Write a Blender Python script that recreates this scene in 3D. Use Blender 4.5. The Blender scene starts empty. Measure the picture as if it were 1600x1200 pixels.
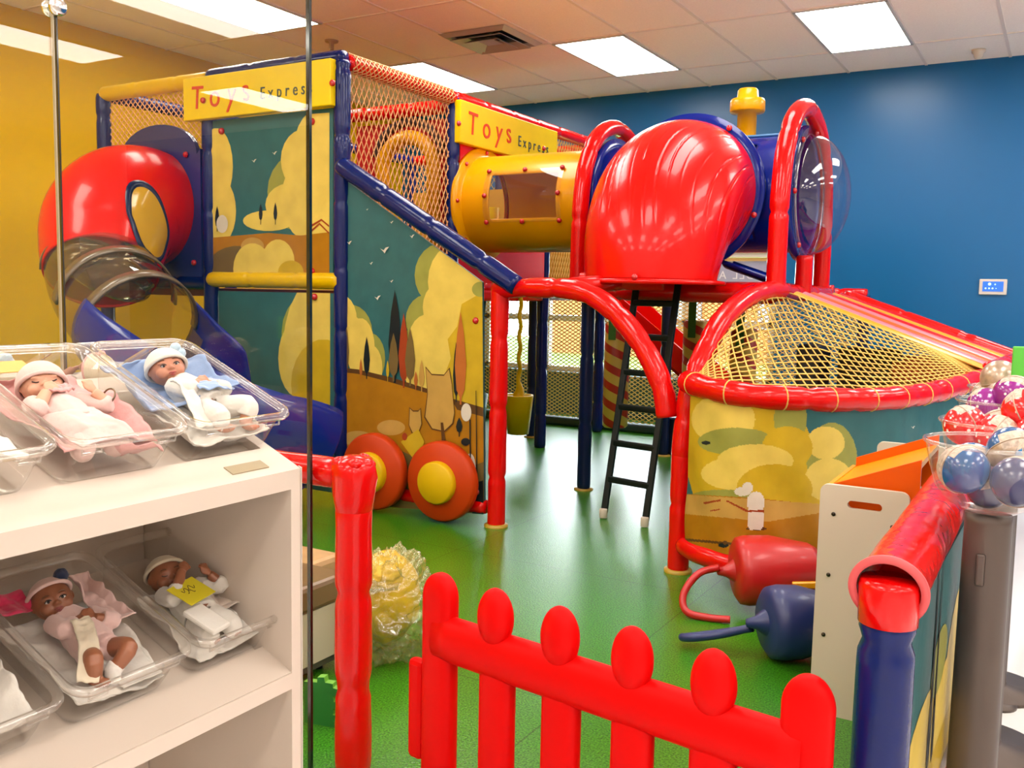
import bpy, bmesh, math, random
import numpy as np
from mathutils import Vector, Matrix, noise

# ------------------------------------------------------------------ camera, world, exposure
SC = bpy.context.scene
COL = SC.collection
PI = math.pi
CAM = np.array((0.0, 0.0, 1.22)); FPX = 1459.0
def _n(v): return v / np.linalg.norm(v)
_Y = _n(np.array(((1665-800)/FPX, (472-600)/FPX, 1.0)))
_X = -_n(np.array(((-1690-800)/FPX, (408-600)/FPX, 1.0)))
_X = _n(_X - _Y * _X.dot(_Y)); _Z = -np.cross(_X, _Y)
if _Z[1] > 0: _Z = -_Z
ROT = np.array((_X, _Y, _Z))
cd = bpy.data.cameras.new('camera'); cam = bpy.data.objects.new('camera', cd); COL.objects.link(cam)
cd.sensor_width = 36.0; cd.lens = 36.0 * FPX / 1600.0; cd.clip_start = 0.05
_r, _d, _f = ROT[:, 0], ROT[:, 1], ROT[:, 2]
cam.matrix_world = Matrix(((_r[0], -_d[0], -_f[0], CAM[0]), (_r[1], -_d[1], -_f[1], CAM[1]), (_r[2], -_d[2], -_f[2], CAM[2]), (0, 0, 0, 1)))
SC.camera = cam
SC.view_settings.view_transform = 'Standard'; SC.view_settings.look = 'None'
SC.view_settings.exposure = 1.36; SC.view_settings.gamma = 1.0
SC.view_settings.use_curve_mapping = False
SC.cycles.max_bounces = 10; SC.cycles.transparent_max_bounces = 24; SC.cycles.diffuse_bounces = 8
SC.cycles.caustics_reflective = False; SC.cycles.caustics_refractive = False
SC.cycles.sample_clamp_indirect = 20.0
W = bpy.data.worlds.new('world'); SC.world = W; W.use_nodes = True
W.node_tree.nodes['Background'].inputs[0].default_value = (0.86, 0.94, 1.0, 1)
W.node_tree.nodes['Background'].inputs[1].default_value = 10.5
LIGHT_E = 6.0
CEIL = 3.13

def _ray(px, py): return ROT @ np.array(((px-800)/FPX, (py-600)/FPX, 1.0))
def at(px, py, y=None, x=None, z=None):
    d = _ray(px, py)
    if y is not None: t = (y-CAM[1])/d[1]
    elif x is not None: t = (x-CAM[0])/d[0]
    else: t = (z-CAM[2])/d[2]
    return CAM + t*d
def proj(p):
    c = ROT.T @ (np.asarray(p)-CAM)
    return 800+FPX*c[0]/c[2], 600+FPX*c[1]/c[2]

# ------------------------------------------------------------------ materials
MATS = {}
ALB = .69
def _mat(name):
    m = bpy.data.materials.new(name); m.use_nodes = True
    nt = m.node_tree
    return m, nt, nt.nodes['Principled BSDF']
def P(name, col, rough=0.5, metal=0.0, spec=0.5, coat=0.0, bump=None, var=None, emit=None, es=0.0, sss=0.0, sheen=0.0, tr=0.0):
    """bump=(scale,strength,distance); var=(scale,amount) brightness mottling"""
    if name in MATS: return MATS[name]
    m, nt, b = _mat(name); N, L = nt.nodes, nt.links
    if not name.startswith(('ceiling', 'pale_wall', 'shop_floor', 'chrome')): col = tuple(c*ALB for c in col)
    b.inputs['Base Color'].default_value = (*col, 1)
    b.inputs['Roughness'].default_value = rough; b.inputs['Metallic'].default_value = metal
    b.inputs['Specular IOR Level'].default_value = spec
    b.inputs['Coat Weight'].default_value = coat; b.inputs['Coat Roughness'].default_value = 0.06
    if sheen: b.inputs['Sheen Weight'].default_value = sheen
    if tr: b.inputs['Transmission Weight'].default_value = tr
    if emit: b.inputs['Emission Color'].default_value = (*emit, 1); b.inputs['Emission Strength'].default_value = es
    if sss: b.inputs['Subsurface Weight'].default_value = sss; b.inputs['Subsurface Radius'].default_value = (.01, .004, .003); b.inputs['Subsurface Scale'].default_value = .5
    if bump or var: tc = N.new('ShaderNodeTexCoord')
    if var:
        t = N.new('ShaderNodeTexNoise'); t.inputs['Scale'].default_value = var[0]; t.inputs['Detail'].default_value = 4
        L.new(tc.outputs['Object'], t.inputs['Vector'])
        mr = N.new('ShaderNodeMapRange'); mr.inputs[1].default_value = .3; mr.inputs[2].default_value = .7
        mr.inputs[3].default_value = 1-var[1]; mr.inputs[4].default_value = 1+var[1]
        L.new(t.outputs['Fac'], mr.inputs[0])
        mx = N.new('ShaderNodeMix'); mx.data_type = 'RGBA'; mx.blend_type = 'MULTIPLY'; mx.inputs[0].default_value = 1
        mx.inputs[6].default_value = (*col, 1); L.new(mr.outputs[0], mx.inputs[7]); L.new(mx.outputs[2], b.inputs['Base Color'])
    if bump:
        t = N.new('ShaderNodeTexNoise'); t.inputs['Scale'].default_value = bump[0]; t.inputs['Detail'].default_value = 3
        L.new(tc.outputs['Object'], t.inputs['Vector'])
        bn = N.new('ShaderNodeBump'); bn.inputs['Strength'].default_value = bump[1]; bn.inputs['Distance'].default_value = bump[2]
        L.new(t.outputs['Fac'], bn.inputs['Height']); L.new(bn.outputs[0], b.inputs['Normal'])
    MATS[name] = m; return m
def CLEAR(name, tint=(.97, .98, .97), f0=0.045, haze=0.0, hazecol=(.9, .9, .88), rough=0.0):
    """thin clear sheet: see-through with Schlick reflection and a little haze"""
    m, nt, b = _mat(name); N, L = nt.nodes, nt.links; N.remove(b); out = N['Material Output']
    g = N.new('ShaderNodeNewGeometry'); dt = N.new('ShaderNodeVectorMath'); dt.operation = 'DOT_PRODUCT'
    L.new(g.outputs['Normal'], dt.inputs[0]); L.new(g.outputs['Incoming'], dt.inputs[1])
    def mth(op, a, bb=None):
        n = N.new('ShaderNodeMath'); n.operation = op; n.use_clamp = False
        for i, q in enumerate((a, bb)):
            if q is None: continue
            if isinstance(q, (int, float)): n.inputs[i].default_value = q
            else: L.new(q, n.inputs[i])
        return n.outputs[0]
    c = mth('ABSOLUTE', dt.outputs['Value']); k = mth('POWER', mth('SUBTRACT', 1.0, c), 5.0)
    F = mth('ADD', mth('MULTIPLY', k, 1-f0), f0)
    t = N.new('ShaderNodeBsdfTransparent'); t.inputs[0].default_value = (*tint, 1)
    gl = N.new('ShaderNodeBsdfGlossy'); gl.inputs['Roughness'].default_value = rough
    base = t.outputs[0]
    if haze:
        df = N.new('ShaderNodeBsdfDiffuse'); df.inputs[0].default_value = (*hazecol, 1)
        tl = N.new('ShaderNodeBsdfTranslucent'); tl.inputs[0].default_value = (*hazecol, 1)
        ad = N.new('ShaderNodeMixShader'); ad.inputs[0].default_value = .5
        L.new(df.outputs[0], ad.inputs[1]); L.new(tl.outputs[0], ad.inputs[2])
        mh = N.new('ShaderNodeMixShader'); mh.inputs[0].default_value = haze
        L.new(base, mh.inputs[1]); L.new(ad.outputs[0], mh.inputs[2]); base = mh.outputs[0]
    ms = N.new('ShaderNodeMixShader'); L.new(F, ms.inputs[0]); L.new(base, ms.inputs[1]); L.new(gl.outputs[0], ms.inputs[2])
    L.new(ms.outputs[0], out.inputs[0]); MATS[name] = m; return m

vin = dict(rough=.2, coat=.5)
RED = P('red_vinyl', (.86, .003, .003), .2, spec=.18, coat=.28, bump=(22, .25, .01))
REDR = P('red_rail_vinyl', (.86, .003, .003), .2, spec=.18, coat=.28, bump=(38, .12, .004))
REDP = P('red_plastic', (.88, .004, .002), .24, spec=.2, coat=.18)
GATE = P('red_gate_plastic', (.84, .002, .002), .45, spec=.08, bump=(90, .08, .003))
NAVY = P('navy_vinyl', (.002, .013, .13), .22, spec=.18, coat=.25, bump=(25, .25, .01))
NAVYM = P('navy_paint', (.004, .014, .075), .3, spec=.2, coat=.15)
BLUEP = P('blue_plastic', (.002, .016, .25), .2, spec=.2, coat=.25)
YELP = P('yellow_plastic', (.95, .41, .0), .28, spec=.25, coat=.15)
YELS = P('yellow_sign', (1.0, .72, .0), .4, spec=.2, var=(6, .05))
YELV = P('yellow_vinyl', (.90, .56, .0), .3, spec=.2, coat=.15, bump=(25, .25, .01))
ORGP = P('orange_plastic', (.92, .12, .0), .35, spec=.2, coat=.1)
WHEEL = P('wheel_orange_vinyl', (.66, .055, .004), .42, spec=.2)
HUB = P('hub_yellow_vinyl', (.85, .52, .004), .4, spec=.2)
BOLT = P('bolt_red', (.62, .01, .015), .25, coat=.4)
NETY = P('net_yellow', (.90, .58, .12), .7)
NETO = P('net_orange', (.95, .46, .18), .6)
PINK = P('foam_pink', (.85, .12, .13), .6)
WHITE = P('white_laminate', (.72, .62, .52), .3, spec=.3, coat=.12)
CREAMB = P('cream_board', (.80, .70, .55), .4)
BLACKM = P('black_metal', (.006, .012, .009), .4, spec=.2)
GREY = P('grey_metal', (.135, .105, .09), .42, metal=.3, spec=.3)
CHROME = P('chrome', (.75, .75, .75), .12, metal=1.0)
SKIN1 = P('skin_light', (.80, .42, .27), .45, sss=.25)
SKIN2 = P('skin_mid', (.62, .27, .16), .45, sss=.2)
SKIN3 = P('skin_dark', (.36, .13, .06), .42, sss=.15)
def cloth(name, c): return P(name, c, .9, spec=.15, sheen=.3, bump=(160, .35, .002))
CW = cloth('cloth_white', (.82, .78, .70)); CP = cloth('cloth_pink', (.85, .42, .40)); CPL = cloth('cloth_pale_pink', (.86, .60, .55))
CB = cloth('cloth_blue', (.36, .50, .78)); CBL = cloth('cloth_pale_blue', (.55, .72, .84)); CCR = cloth('cloth_cream', (.80, .70, .52))
CNAVY = cloth('cloth_navy', (.03, .04, .09)); CHOT = cloth('cloth_hot_pink', (.85, .06, .16)); CLIME = cloth('cloth_lime', (.50, .50, .10))
LIP = P('lip', (.42, .07, .07), .4); EYE = P('eye_dark', (.012, .008, .006), .1, coat=.6); EYEW = P('eye_white', (.8, .76, .72), .2)
NOTE = P('note_yellow', (.78, .66, .01), .7); INK = P('ink', (.12, .09, .02), .7); NOTEO = P('note_orange', (.85, .52, .14), .7)
GLASS = CLEAR('partition_glass', (.96, .97, .93), .032)
GLEDGE = P('glass_edge', (.004, .012, .010), .12, coat=.5)
PLASTIC = CLEAR('clear_plastic', (.985, .98, .97), .05, haze=.03, hazecol=(.95, .88, .82))
PLRIM = CLEAR('clear_plastic_rim', (.96, .95, .93), .09, haze=.10, hazecol=(.95, .88, .8))
BUBBLE = CLEAR('bubble_plastic', (.86, .88, .95), .09, haze=.015)
CHUTE = CLEAR('chute_plastic', (.80, .72, .60), .10, haze=.03)

# ------------------------------------------------------------------ mesh builder
BASE = {}
class MB:
    def __init__(s): s.v = []; s.f = []; s.m = []; s.s = []
    def add(s, vs, fs, m=0, sm=True):
        o = len(s.v); s.v += [tuple(map(float, q)) for q in vs]
        for f in fs: s.f.append([i+o for i in f]); s.m.append(m); s.s.append(sm)
        return s
    def box(s, c, size, R=None, bev=0.0, m=0, seg=2):
        bm = bmesh.new(); bmesh.ops.create_cube(bm, size=1)
        for q in bm.verts: q.co = Vector((q.co.x*size[0], q.co.y*size[1], q.co.z*size[2]))
        if bev: bmesh.ops.bevel(bm, geom=bm.edges[:], offset=bev, segments=seg, affect='EDGES', profile=.5)
        bm.verts.index_update()
        R = Matrix.Identity(3) if R is None else R
        s.add([R @ q.co + Vector(c) for q in bm.verts], [[q.index for q in f.verts] for f in bm.faces], m, False); bm.free(); return s
    def bar(s, a, b, w, h, bev=0, m=0, up=(0, 0, 1)):
        a, b = Vector(a), Vector(b); d = (b-a); z = d.normalized(); x = Vector(up).cross(z)
        if x.length < 1e-4: x = Vector((1, 0, 0)).cross(z)
        x.normalize(); y = z.cross(x); R = Matrix((x, y, z)).transposed()
        return s.box((a+b)/2, (w, h, d.length), R, bev, m)
    def tube(s, path, r, n=12, caps=True, closed=False, m=0):
        p = [Vector(q) for q in path]; k = len(p); rs = [r]*k if not hasattr(r, '__len__') else list(r)
        T = []
        for i in range(k):
            a = p[(i-1) % k] if closed else p[max(i-1, 0)]; b = p[(i+1) % k] if closed else p[min(i+1, k-1)]
            t = (b-a); T.append(t.normalized() if t.length > 1e-9 else Vector((0, 0, 1)))
        u = Vector((0, 0, 1)).cross(T[0])
        if u.length < .1: u = Vector((1, 0, 0)).cross(T[0])
        u.normalize(); vs = []
        for i in range(k):
            u = u - T[i]*u.dot(T[i]); u.normalize(); w = T[i].cross(u)
            for j in range(n):
                a = 2*PI*j/n; vs.append(p[i] + (u*math.cos(a)+w*math.sin(a))*rs[i])
        fs = []
        for i in range(k if closed else k-1):
            i2 = (i+1) % k
            for j in range(n): fs.append([i*n+j, i*n+(j+1) % n, i2*n+(j+1) % n, i2*n+j])
        if caps and not closed: fs += [list(range(n))[::-1], [(k-1)*n+j for j in range(n)]]
        return s.add(vs, fs, m)
    def pad(s, path, r=.045, seg=.36, n=16, m=0, ph=.0, wr=.05):
        """foam sleeve: pinched every seg metres, slightly lumpy"""
        q = resample(path, .02); L = 0; out = []; rr = []
        for i, a in enumerate(q):
            if i: L += (a-q[i-1]).length
            d = ((L+ph) % seg); d = min(d, seg-d)
            rr.append(r*(1-.17*math.exp(-(d/.014)**2)+wr*.4*math.sin(L*23+ph*9)*math.sin(L*7)))
        rr[0] *= .9; rr[-1] *= .9
        return s.tube(q, rr, n, m=m)
    def lathe(s, prof, c=(0, 0, 0), n=32, R=None, m=0, a0=0, a1=2*PI):
        full = abs(a1-a0-2*PI) < 1e-6; k = n if full else n+1; vs = []
        R = Matrix.Identity(3) if R is None else R; c = Vector(c)
        for (r, z) in prof:
            for j in range(k):
                a = a0+(a1-a0)*j/n; vs.append(c + R @ Vector((r*math.cos(a), r*math.sin(a), z)))
        fs = []
        for i in range(len(prof)-1):
            for j in range(n):
                j2 = (j+1) % k; fs.append([i*k+j, i*k+j2, (i+1)*k+j2, (i+1)*k+j])
        return s.add(vs, fs, m)
    def ell(s, c, r, R=None, n=20, k=12, m=0):
        if not hasattr(r, '__len__'): r = (r, r, r)
        R = Matrix.Identity(3) if R is None else R
        vs = []; c = Vector(c)
        for i in range(k+1):
            t = PI*i/k
            for j in range(n):
                a = 2*PI*j/n; vs.append(c + R @ Vector((r[0]*math.sin(t)*math.cos(a), r[1]*math.sin(t)*math.sin(a), r[2]*math.cos(t))))
        fs = []
        for i in range(k):
            for j in range(n): fs.append([i*n+j, (i+1)*n+j, (i+1)*n+(j+1) % n, i*n+(j+1) % n])
        return s.add(vs, fs, m)
    def grid(s, fn, nu, nv, m=0, wrapv=False, mf=None, sm=True):
        kv = nv if wrapv else nv+1
        vs = [fn(i/nu, j/nv) for i in range(nu+1) for j in range(kv)]; o = len(s.v)
        s.v += [tuple(map(float, q)) for q in vs]
        for i in range(nu):
            for j in range(nv):
                f = [i*kv+j, i*kv+(j+1) % kv, (i+1)*kv+(j+1) % kv, (i+1)*kv+j]
                s.f.append([q+o for q in f]); s.s.append(sm); s.m.append(mf((i+.5)/nu, (j+.5)/nv) if mf else m)
        return s
    def prism(s, pts, d, m=0, m2=None):
        """polygon extruded along d"""
        k = len(pts); a = [Vector(p) for p in pts]; d = Vector(d); b = [p+d for p in a]
        s.add(a+b, [list(range(k))], m, False); s.f[-1] = s.f[-1]
        o = len(s.v)-2*k
        s.f.append([o+k+i for i in range(k)][::-1]); s.m.append(m); s.s.append(False)
        for i in range(k): s.f.append([o+i, o+k+i, o+k+(i+1) % k, o+(i+1) % k]); s.m.append(m if m2 is None else m2); s.s.append(False)
        return s
    def poly(s, pts, m=0): return s.add(pts, [list(range(len(pts)))], m, False)
    def strand(s, path, r, m=0): return s.tube(path, r, 4, caps=False, m=m)
    def build(s, name, mats, parent=None, base=None, solid=0, recalc=True):
        me = bpy.data.meshes.new(name)
        b = BASE.get(parent.name, Vector((0, 0, 0))) if parent else Vector(base or (0, 0, 0))
        me.from_pydata([(x-b[0], y-b[1], z-b[2]) for x, y, z in s.v], [], s.f)
        for q in (mats if isinstance(mats, (list, tuple)) else [mats]): me.materials.append(q)
        me.polygons.foreach_set('material_index', s.m); me.polygons.foreach_set('use_smooth', s.s)
        if recalc:
            bm = bmesh.new(); bm.from_mesh(me); bmesh.ops.recalc_face_normals(bm, faces=bm.faces); bm.to_mesh(me); bm.free()
        me.update()
        o = bpy.data.objects.new(name, me); COL.objects.link(o)
        if parent: o.parent = parent; BASE[o.name] = b
        else: o.location = b; BASE[o.name] = b
        if solid:
            md = o.modifiers.new('thickness', 'SOLIDIFY'); md.thickness = solid; md.offset = 0
        return o
def resample(path, step):
    p = [Vector(q) for q in path]; out = [p[0]]
    for a, b in zip(p, p[1:]):
        k = max(1, int((b-a).length/step)); out += [a.lerp(b, i/k) for i in range(1, k+1)]
    return out
def spline(pts, k=8, closed=False):
    p = [Vector(q) for q in pts]; n = len(p); out = []
    for i in range(n if closed else n-1):
        if closed: a, b, c, d = p[i-1], p[i], p[(i+1) % n], p[(i+2) % n]
        else: a, b, c, d = p[max(i-1, 0)], p[i], p[i+1], p[min(i+2, n-1)]
        for j in range(k):
            t = j/k; out.append(.5*((2*b)+(c-a)*t+(2*a-5*b+4*c-d)*t*t+(3*b-a-3*c+d)*t**3))
    if not closed: out.append(p[-1])
    return out
def rz(a): return Matrix.Rotation(a, 3, 'Z')
def axis_to(d):
    return Vector((0, 0, 1)).rotation_difference(Vector(d).normalized()).to_matrix()
def thing(name, label, cat, loc=(0, 0, 0), rot=None, group=None):
    o = bpy.data.objects.new(name, None); COL.objects.link(o); o.location = loc; o.empty_display_size = .05
    if rot: o.rotation_euler = rot
    else: BASE[o.name] = Vector(loc)
    return tag(o, label, cat, group)
def tag(o, label, cat, group=None):
    o['label'] = label; o['category'] = cat
    if group: o['group'] = group
    return o
def lab(o, s): o['label'] = s; return o
def struct(name, mb, mats, **k):
    o = mb.build(name, mats, **k); o['kind'] = 'structure'; return o
def copy_tree(o, parent=None):
    c = o.copy(); COL.objects.link(c)
    if parent: c.parent = parent
    for ch in list(o.children): copy_tree(ch, c)
    return c
def clip(poly, win):
    """clip a polygon to a convex one (both 2-D)"""
    ar = sum(win[i][0]*win[(i+1) % len(win)][1]-win[(i+1) % len(win)][0]*win[i][1] for i in range(len(win)))
    sg = 1 if ar > 0 else -1; out = list(poly)
    for i in range(len(win)):
        a, b = win[i], win[(i+1) % len(win)]; inp, out = out, []
        side = lambda p: sg*((b[0]-a[0])*(p[1]-a[1])-(b[1]-a[1])*(p[0]-a[0]))
        for j in range(len(inp)):
            p, q = inp[j-1], inp[j]; sp, sq = side(p), side(q)
            if (sp >= 0) != (sq >= 0): t = sp/(sp-sq); out.append((p[0]+t*(q[0]-p[0]), p[1]+t*(q[1]-p[1])))
            if sq >= 0: out.append(q)
        if not out: return []
    return out
def circ(cx, cy, r, ry=None, k=22): return [(cx+r*math.cos(2*PI*i/k), cy+(ry or r)*math.sin(2*PI*i/k)) for i in range(k)]
def leaf(cx, top, bot, w): return [(cx, top), (cx+w*.3, top+(bot-top)*.25), (cx+w*.5, top+(bot-top)*.6), (cx+w*.35, top+(bot-top)*.88), (cx+w*.08, bot-(bot-top)*.04), (cx+w*.08, bot+6), (cx-w*.08, bot+6), (cx-w*.08, bot-(bot-top)*.04), (cx-w*.35, top+(bot-top)*.88), (cx-w*.5, top+(bot-top)*.6), (cx-w*.3, top+(bot-top)*.25)]
def bird(cx, cy, w): return [(cx-w, cy-w*.5), (cx-w*.2, cy-w*.1), (cx+w*.2, cy-w*.7), (cx+w, cy-w*.9), (cx+w*.35, cy-w*.1), (cx, cy+w*.6), (cx-w*.3, cy+w*.15)]
MURAL = [P('mural_'+n, c, .38, spec=.2, coat=.08, var=(9, .10), bump=(7, .25, .012)) for n, c in (
    ('teal', (.035, .150, .160)), ('cream', (.85, .63, .12)), ('olive', (.36, .36, .07)), ('ochre', (.48, .20, .008)), ('brown', (.13, .055, .015)),
    ('ink', (.012, .018, .022)), ('orange', (.55, .16, .03)), ('gold', (.66, .44, .02)), ('umber', (.20, .13, .04)), ('white', (.82, .74, .62)), ('tan', (.62, .36, .08)), ('rust', (.40, .06, .015)))]
TEAL, CREAM, OLIVE, OCHRE, BROWN, INKC, ORNG, GOLD, UMBER, WHT, TAN, RUST = range(12)
def paint(mb, win, fn, layers, nrm, off=.0006):
    """flat picture: coloured shapes one above the other on a panel; fn maps picture points to the panel"""
    nrm = Vector(nrm); k = 0
    for (c, poly) in layers:
        q = clip(poly, win)
        if len(q) < 3: continue
        k += 1; mb.poly([Vector(fn(*p))+nrm*off*(1+k*.35) for p in q], c)
def net(mb, fn, nu, nv, r, segs=1, m=0):
    """diamond net over fn(u,v): both families of diagonals, nu x nv cells"""
    for sgn in (1, -1):
        for k in range(-nv if sgn > 0 else 0, nu if sgn > 0 else nu+nv):
            pts = []
            lo = max(0, -k) if sgn > 0 else max(0, k-nu); hi = min(nv, nu-k) if sgn > 0 else min(nv, k)
            if hi <= lo: continue
            st = max(1, int((hi-lo)*segs)) if segs != 1 else 1
            for i in range(st+1):
                j = lo+(hi-lo)*i/st; u = (k+j) if sgn > 0 else (k-j); pts.append(fn(u/nu, j/nv))
            mb.strand(pts, r, m)
def letters(txt, size, sx=1.0, thick=.002, wob=0.0, seed=1, gap=1.0):
    """letter outlines as one mesh builder in the XY plane, start at x=0"""
    mb = MB(); rnd = random.Random(seed); x = 0
    for ch in txt:
        cu = bpy.data.curves.new('t', 'FONT'); cu.body = ch; cu.size = size; cu.extrude = thick; cu.resolution_u = 4
        o = bpy.data.objects.new('t', cu); COL.objects.link(o); dg = bpy.context.evaluated_depsgraph_get(); dg.update()
        me = bpy.data.meshes.new_from_object(o.evaluated_get(dg)); a = rnd.uniform(-wob, wob); dy = rnd.uniform(-wob, wob)*size*.35
        vs = [Vector((v.co.x*sx, v.co.y, v.co.z)) for v in me.vertices]
        w = (max(v.x for v in vs) if vs else size*.3)
        vs = [Vector((x+v.x*math.cos(a)-v.y*math.sin(a), v.x*math.sin(a)+v.y*math.cos(a)+dy, v.z)) for v in vs]
        mb.add(vs, [list(p.vertices) for p in me.polygons], 0, False); x += w+size*.14*gap
        bpy.data.objects.remove(o); bpy.data.curves.remove(cu); bpy.data.meshes.remove(me)
    return mb, x
def place(mb, M):
    mb.v = [tuple(M @ Vector(q)) for q in mb.v]; return mb
def frame(o, ex, ey):
    ex, ey = Vector(ex).normalized(), Vector(ey).normalized(); ez = ex.cross(ey)
    return Matrix(((ex.x, ey.x, ez.x, o[0]), (ex.y, ey.y, ez.y, o[1]), (ex.z, ey.z, ez.z, o[2]), (0, 0, 0, 1)))
def bolts(root, pts, nrm, r=.017):
    for p in pts:
        mb = MB(); mb.lathe([(r, 0), (r, r*.35), (r*.8, r*.75), (r*.4, r*.95), (0, r)], p, 14, axis_to(nrm)); mb.build('bolt', BOLT, root)
# ------------------------------------------------------------------ the room
XL, XR, YB, YF = -6.45, 8.0, 8.47, -5.0
GX1, GY0 = -0.18, 1.45
def floor_mat():
    m, nt, b = _mat('green_rubber_floor'); N, L = nt.nodes, nt.links
    tc = N.new('ShaderNodeTexCoord')
    n1 = N.new('ShaderNodeTexNoise'); n1.inputs['Scale'].default_value = 170; n1.inputs['Detail'].default_value = 2
    n2 = N.new('ShaderNodeTexNoise'); n2.inputs['Scale'].default_value = 1.3
    L.new(tc.outputs['Object'], n1.inputs[0]); L.new(tc.outputs['Object'], n2.inputs[0])
    cr = N.new('ShaderNodeValToRGB'); cr.color_ramp.elements[0].position = .33; cr.color_ramp.elements[1].position = .68
    cr.color_ramp.elements[0].color = (.006, .075, .003, 1); cr.color_ramp.elements[1].color = (.060, .27, .010, 1)
    L.new(n1.outputs['Fac'], cr.inputs[0])
    br = N.new('ShaderNodeTexBrick'); br.offset = 0; br.inputs['Scale'].default_value = 1; br.inputs['Mortar Size'].default_value = .0025
    br.inputs['Brick Width'].default_value = 1.2; br.inputs['Row Height'].default_value = 1.2; br.inputs['Mortar Smooth'].default_value = .3
    br.inputs['Color1'].default_value = br.inputs['Color2'].default_value = (1, 1, 1, 1); br.inputs['Mortar'].default_value = (.45, .45, .45, 1)
    L.new(tc.outputs['Object'], br.inputs[0])
    mx = N.new('ShaderNodeMix'); mx.data_type = 'RGBA'; mx.blend_type = 'MULTIPLY'; mx.inputs[0].default_value = 1
    L.new(cr.outputs[0], mx.inputs[6]); L.new(br.outputs[0], mx.inputs[7]); L.new(mx.outputs[2], b.inputs['Base Color'])
    b.inputs['Roughness'].default_value = .3; b.inputs['Specular IOR Level'].default_value = .10
    b.inputs['Coat Weight'].default_value = .75; b.inputs['Coat Roughness'].default_value = .12
    bn = N.new('ShaderNodeBump'); bn.inputs['Strength'].default_value = .30; bn.inputs['Distance'].default_value = .004
    L.new(n1.outputs['Fac'], bn.inputs['Height']); L.new(bn.outputs[0], b.inputs['Normal']); L.new(bn.outputs[0], b.inputs['Coat Normal'])
    return m
struct('floor', MB().box(((XL+GX1)/2, (GY0+YB)/2, -.05), (GX1-XL, YB-GY0, .1)), floor_mat())
fs = MB(); fs.box(((GX1+XR)/2, (GY0+YB)/2, -.05), (XR-GX1, YB-GY0, .1)); fs.box(((XL+XR)/2, (YF+GY0)/2, -.05), (XR-XL, GY0-YF, .1))
struct('floor_shop', fs, P('shop_floor_vinyl', (.74, .74, .74), .22, coat=.3, var=(1.5, .05)))
BLUEW = P('blue_wall_paint', (.0, .145, .40), .32, spec=.35, bump=(140, .06, .002))
YELW = P('yellow_wall_paint', (.95, .56, .0), .5, spec=.06, bump=(140, .06, .002))
PALEW = P('pale_wall_paint', (.82, .78, .72), .6)
WX0, WX1, WZ0, WZ1 = -5.35, -2.25, .42, 1.62
wb = MB()
wb.box(((XL+WX0)/2, YB+.08, CEIL/2), (WX0-XL, .16, CEIL)); wb.box(((WX1+XR)/2, YB+.08, CEIL/2), (XR-WX1, .16, CEIL))
wb.box(((WX0+WX1)/2, YB+.08, WZ0/2), (WX1-WX0, .16, WZ0)); wb.box(((WX0+WX1)/2, YB+.08, (WZ1+CEIL)/2), (WX1-WX0, .16, CEIL-WZ1))
struct('wall_back', wb, BLUEW)
struct('wall_left', MB().box((XL-.08, (YB+YF)/2, CEIL/2), (.16, YB-YF, CEIL)), YELW)
struct('wall_right', MB().box((XR+.08, (YB+YF)/2, CEIL/2), (.16, YB-YF, CEIL)), PALEW)
struct('wall_front', MB().box(((XL+XR)/2, YF-.08, CEIL/2), (XR-XL, .16, CEIL)), PALEW)
CEILM = P('ceiling_tile', (.95, .83, .77), .85, spec=.2, bump=(260, .25, .002), var=(120, .04))  # peach tint paints in warm light bounced up from walls and toys
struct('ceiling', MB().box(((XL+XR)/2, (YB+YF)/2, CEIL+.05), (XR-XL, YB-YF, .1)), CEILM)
gx = [-.5+.609*k for k in range(-10, 14)]; gy = [7.735-1.218*k for k in range(0, 11)]
tb = MB()
for x in gx:
    if XL < x < XR: tb.box((x, (YB+YF)/2, CEIL-.003), (.022, YB-YF, .006))
for y in gy:
    if YF < y < YB: tb.box(((XL+XR)/2, y, CEIL-.0035), (XR-XL, .022, .006))
struct('trim_1', tb, P('ceiling_grid', (.80, .68, .62), .5))
# the window in the blue wall, with the lawn and the street outside
fr = MB(); WFR = P('window_frame_white', (.82, .80, .74), .4)
def wbar(x0, z0, x1, z1): fr.box(((x0+x1)/2, YB+.06, (z0+z1)/2), (abs(x1-x0), .07, abs(z1-z0)), bev=.004)
wbar(WX0, WZ0, WX1, WZ0+.05); wbar(WX0, WZ1-.05, WX1, WZ1); wbar(WX0, WZ0, WX0+.06, WZ1); wbar(WX1-.06, WZ0, WX1, WZ1)
for x in (-4.60, -3.85, -3.10): wbar(x-.035, WZ0, x+.035, WZ1)
wbar(WX0, .93, WX1, .99)
w1 = struct('window_1', fr, WFR, base=((WX0+WX1)/2, YB, WZ0))
pg = MB().box(((WX0+WX1)/2, YB+.08, (WZ0+WZ1)/2), (WX1-WX0-.08, .006, WZ1-WZ0-.08)); pg.build('pane', CLEAR('window_glass', (.95, .97, .96), .05), w1)
fb = MB().box(((-3.07-2.31)/2, YB+.068, 1.42), (.76, .004, .24))
tl, wd = letters('DOLL ADO', .105, 1.0, .001)
place(tl, frame((-2.37, YB+.064, 1.375), (-1, 0, 0), (0, 0, 1))); fb.add(tl.v, tl.f, 1, False); fb.build('frosted_band', [P('frosted_film', (.40, .41, .60), .6), P('film_letters', (.85, .85, .95), .6)], w1)
struct('wall_mat', MB().box((-3.9, YB-.03, .21), (5.0, .06, .42), bev=.01), P('dark_green_wall_pad', (.008, .055, .050), .5))
lawn = struct('ground_outside', MB().box((-4, 16, -.1), (40, 14.6, .1)), P('lawn', (.12, .22, .015), .9, var=(3, .3)))
bld = thing('building', 'orange building across the lawn seen through the window', 'building', (-6.4, 17.5, -.05))
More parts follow.
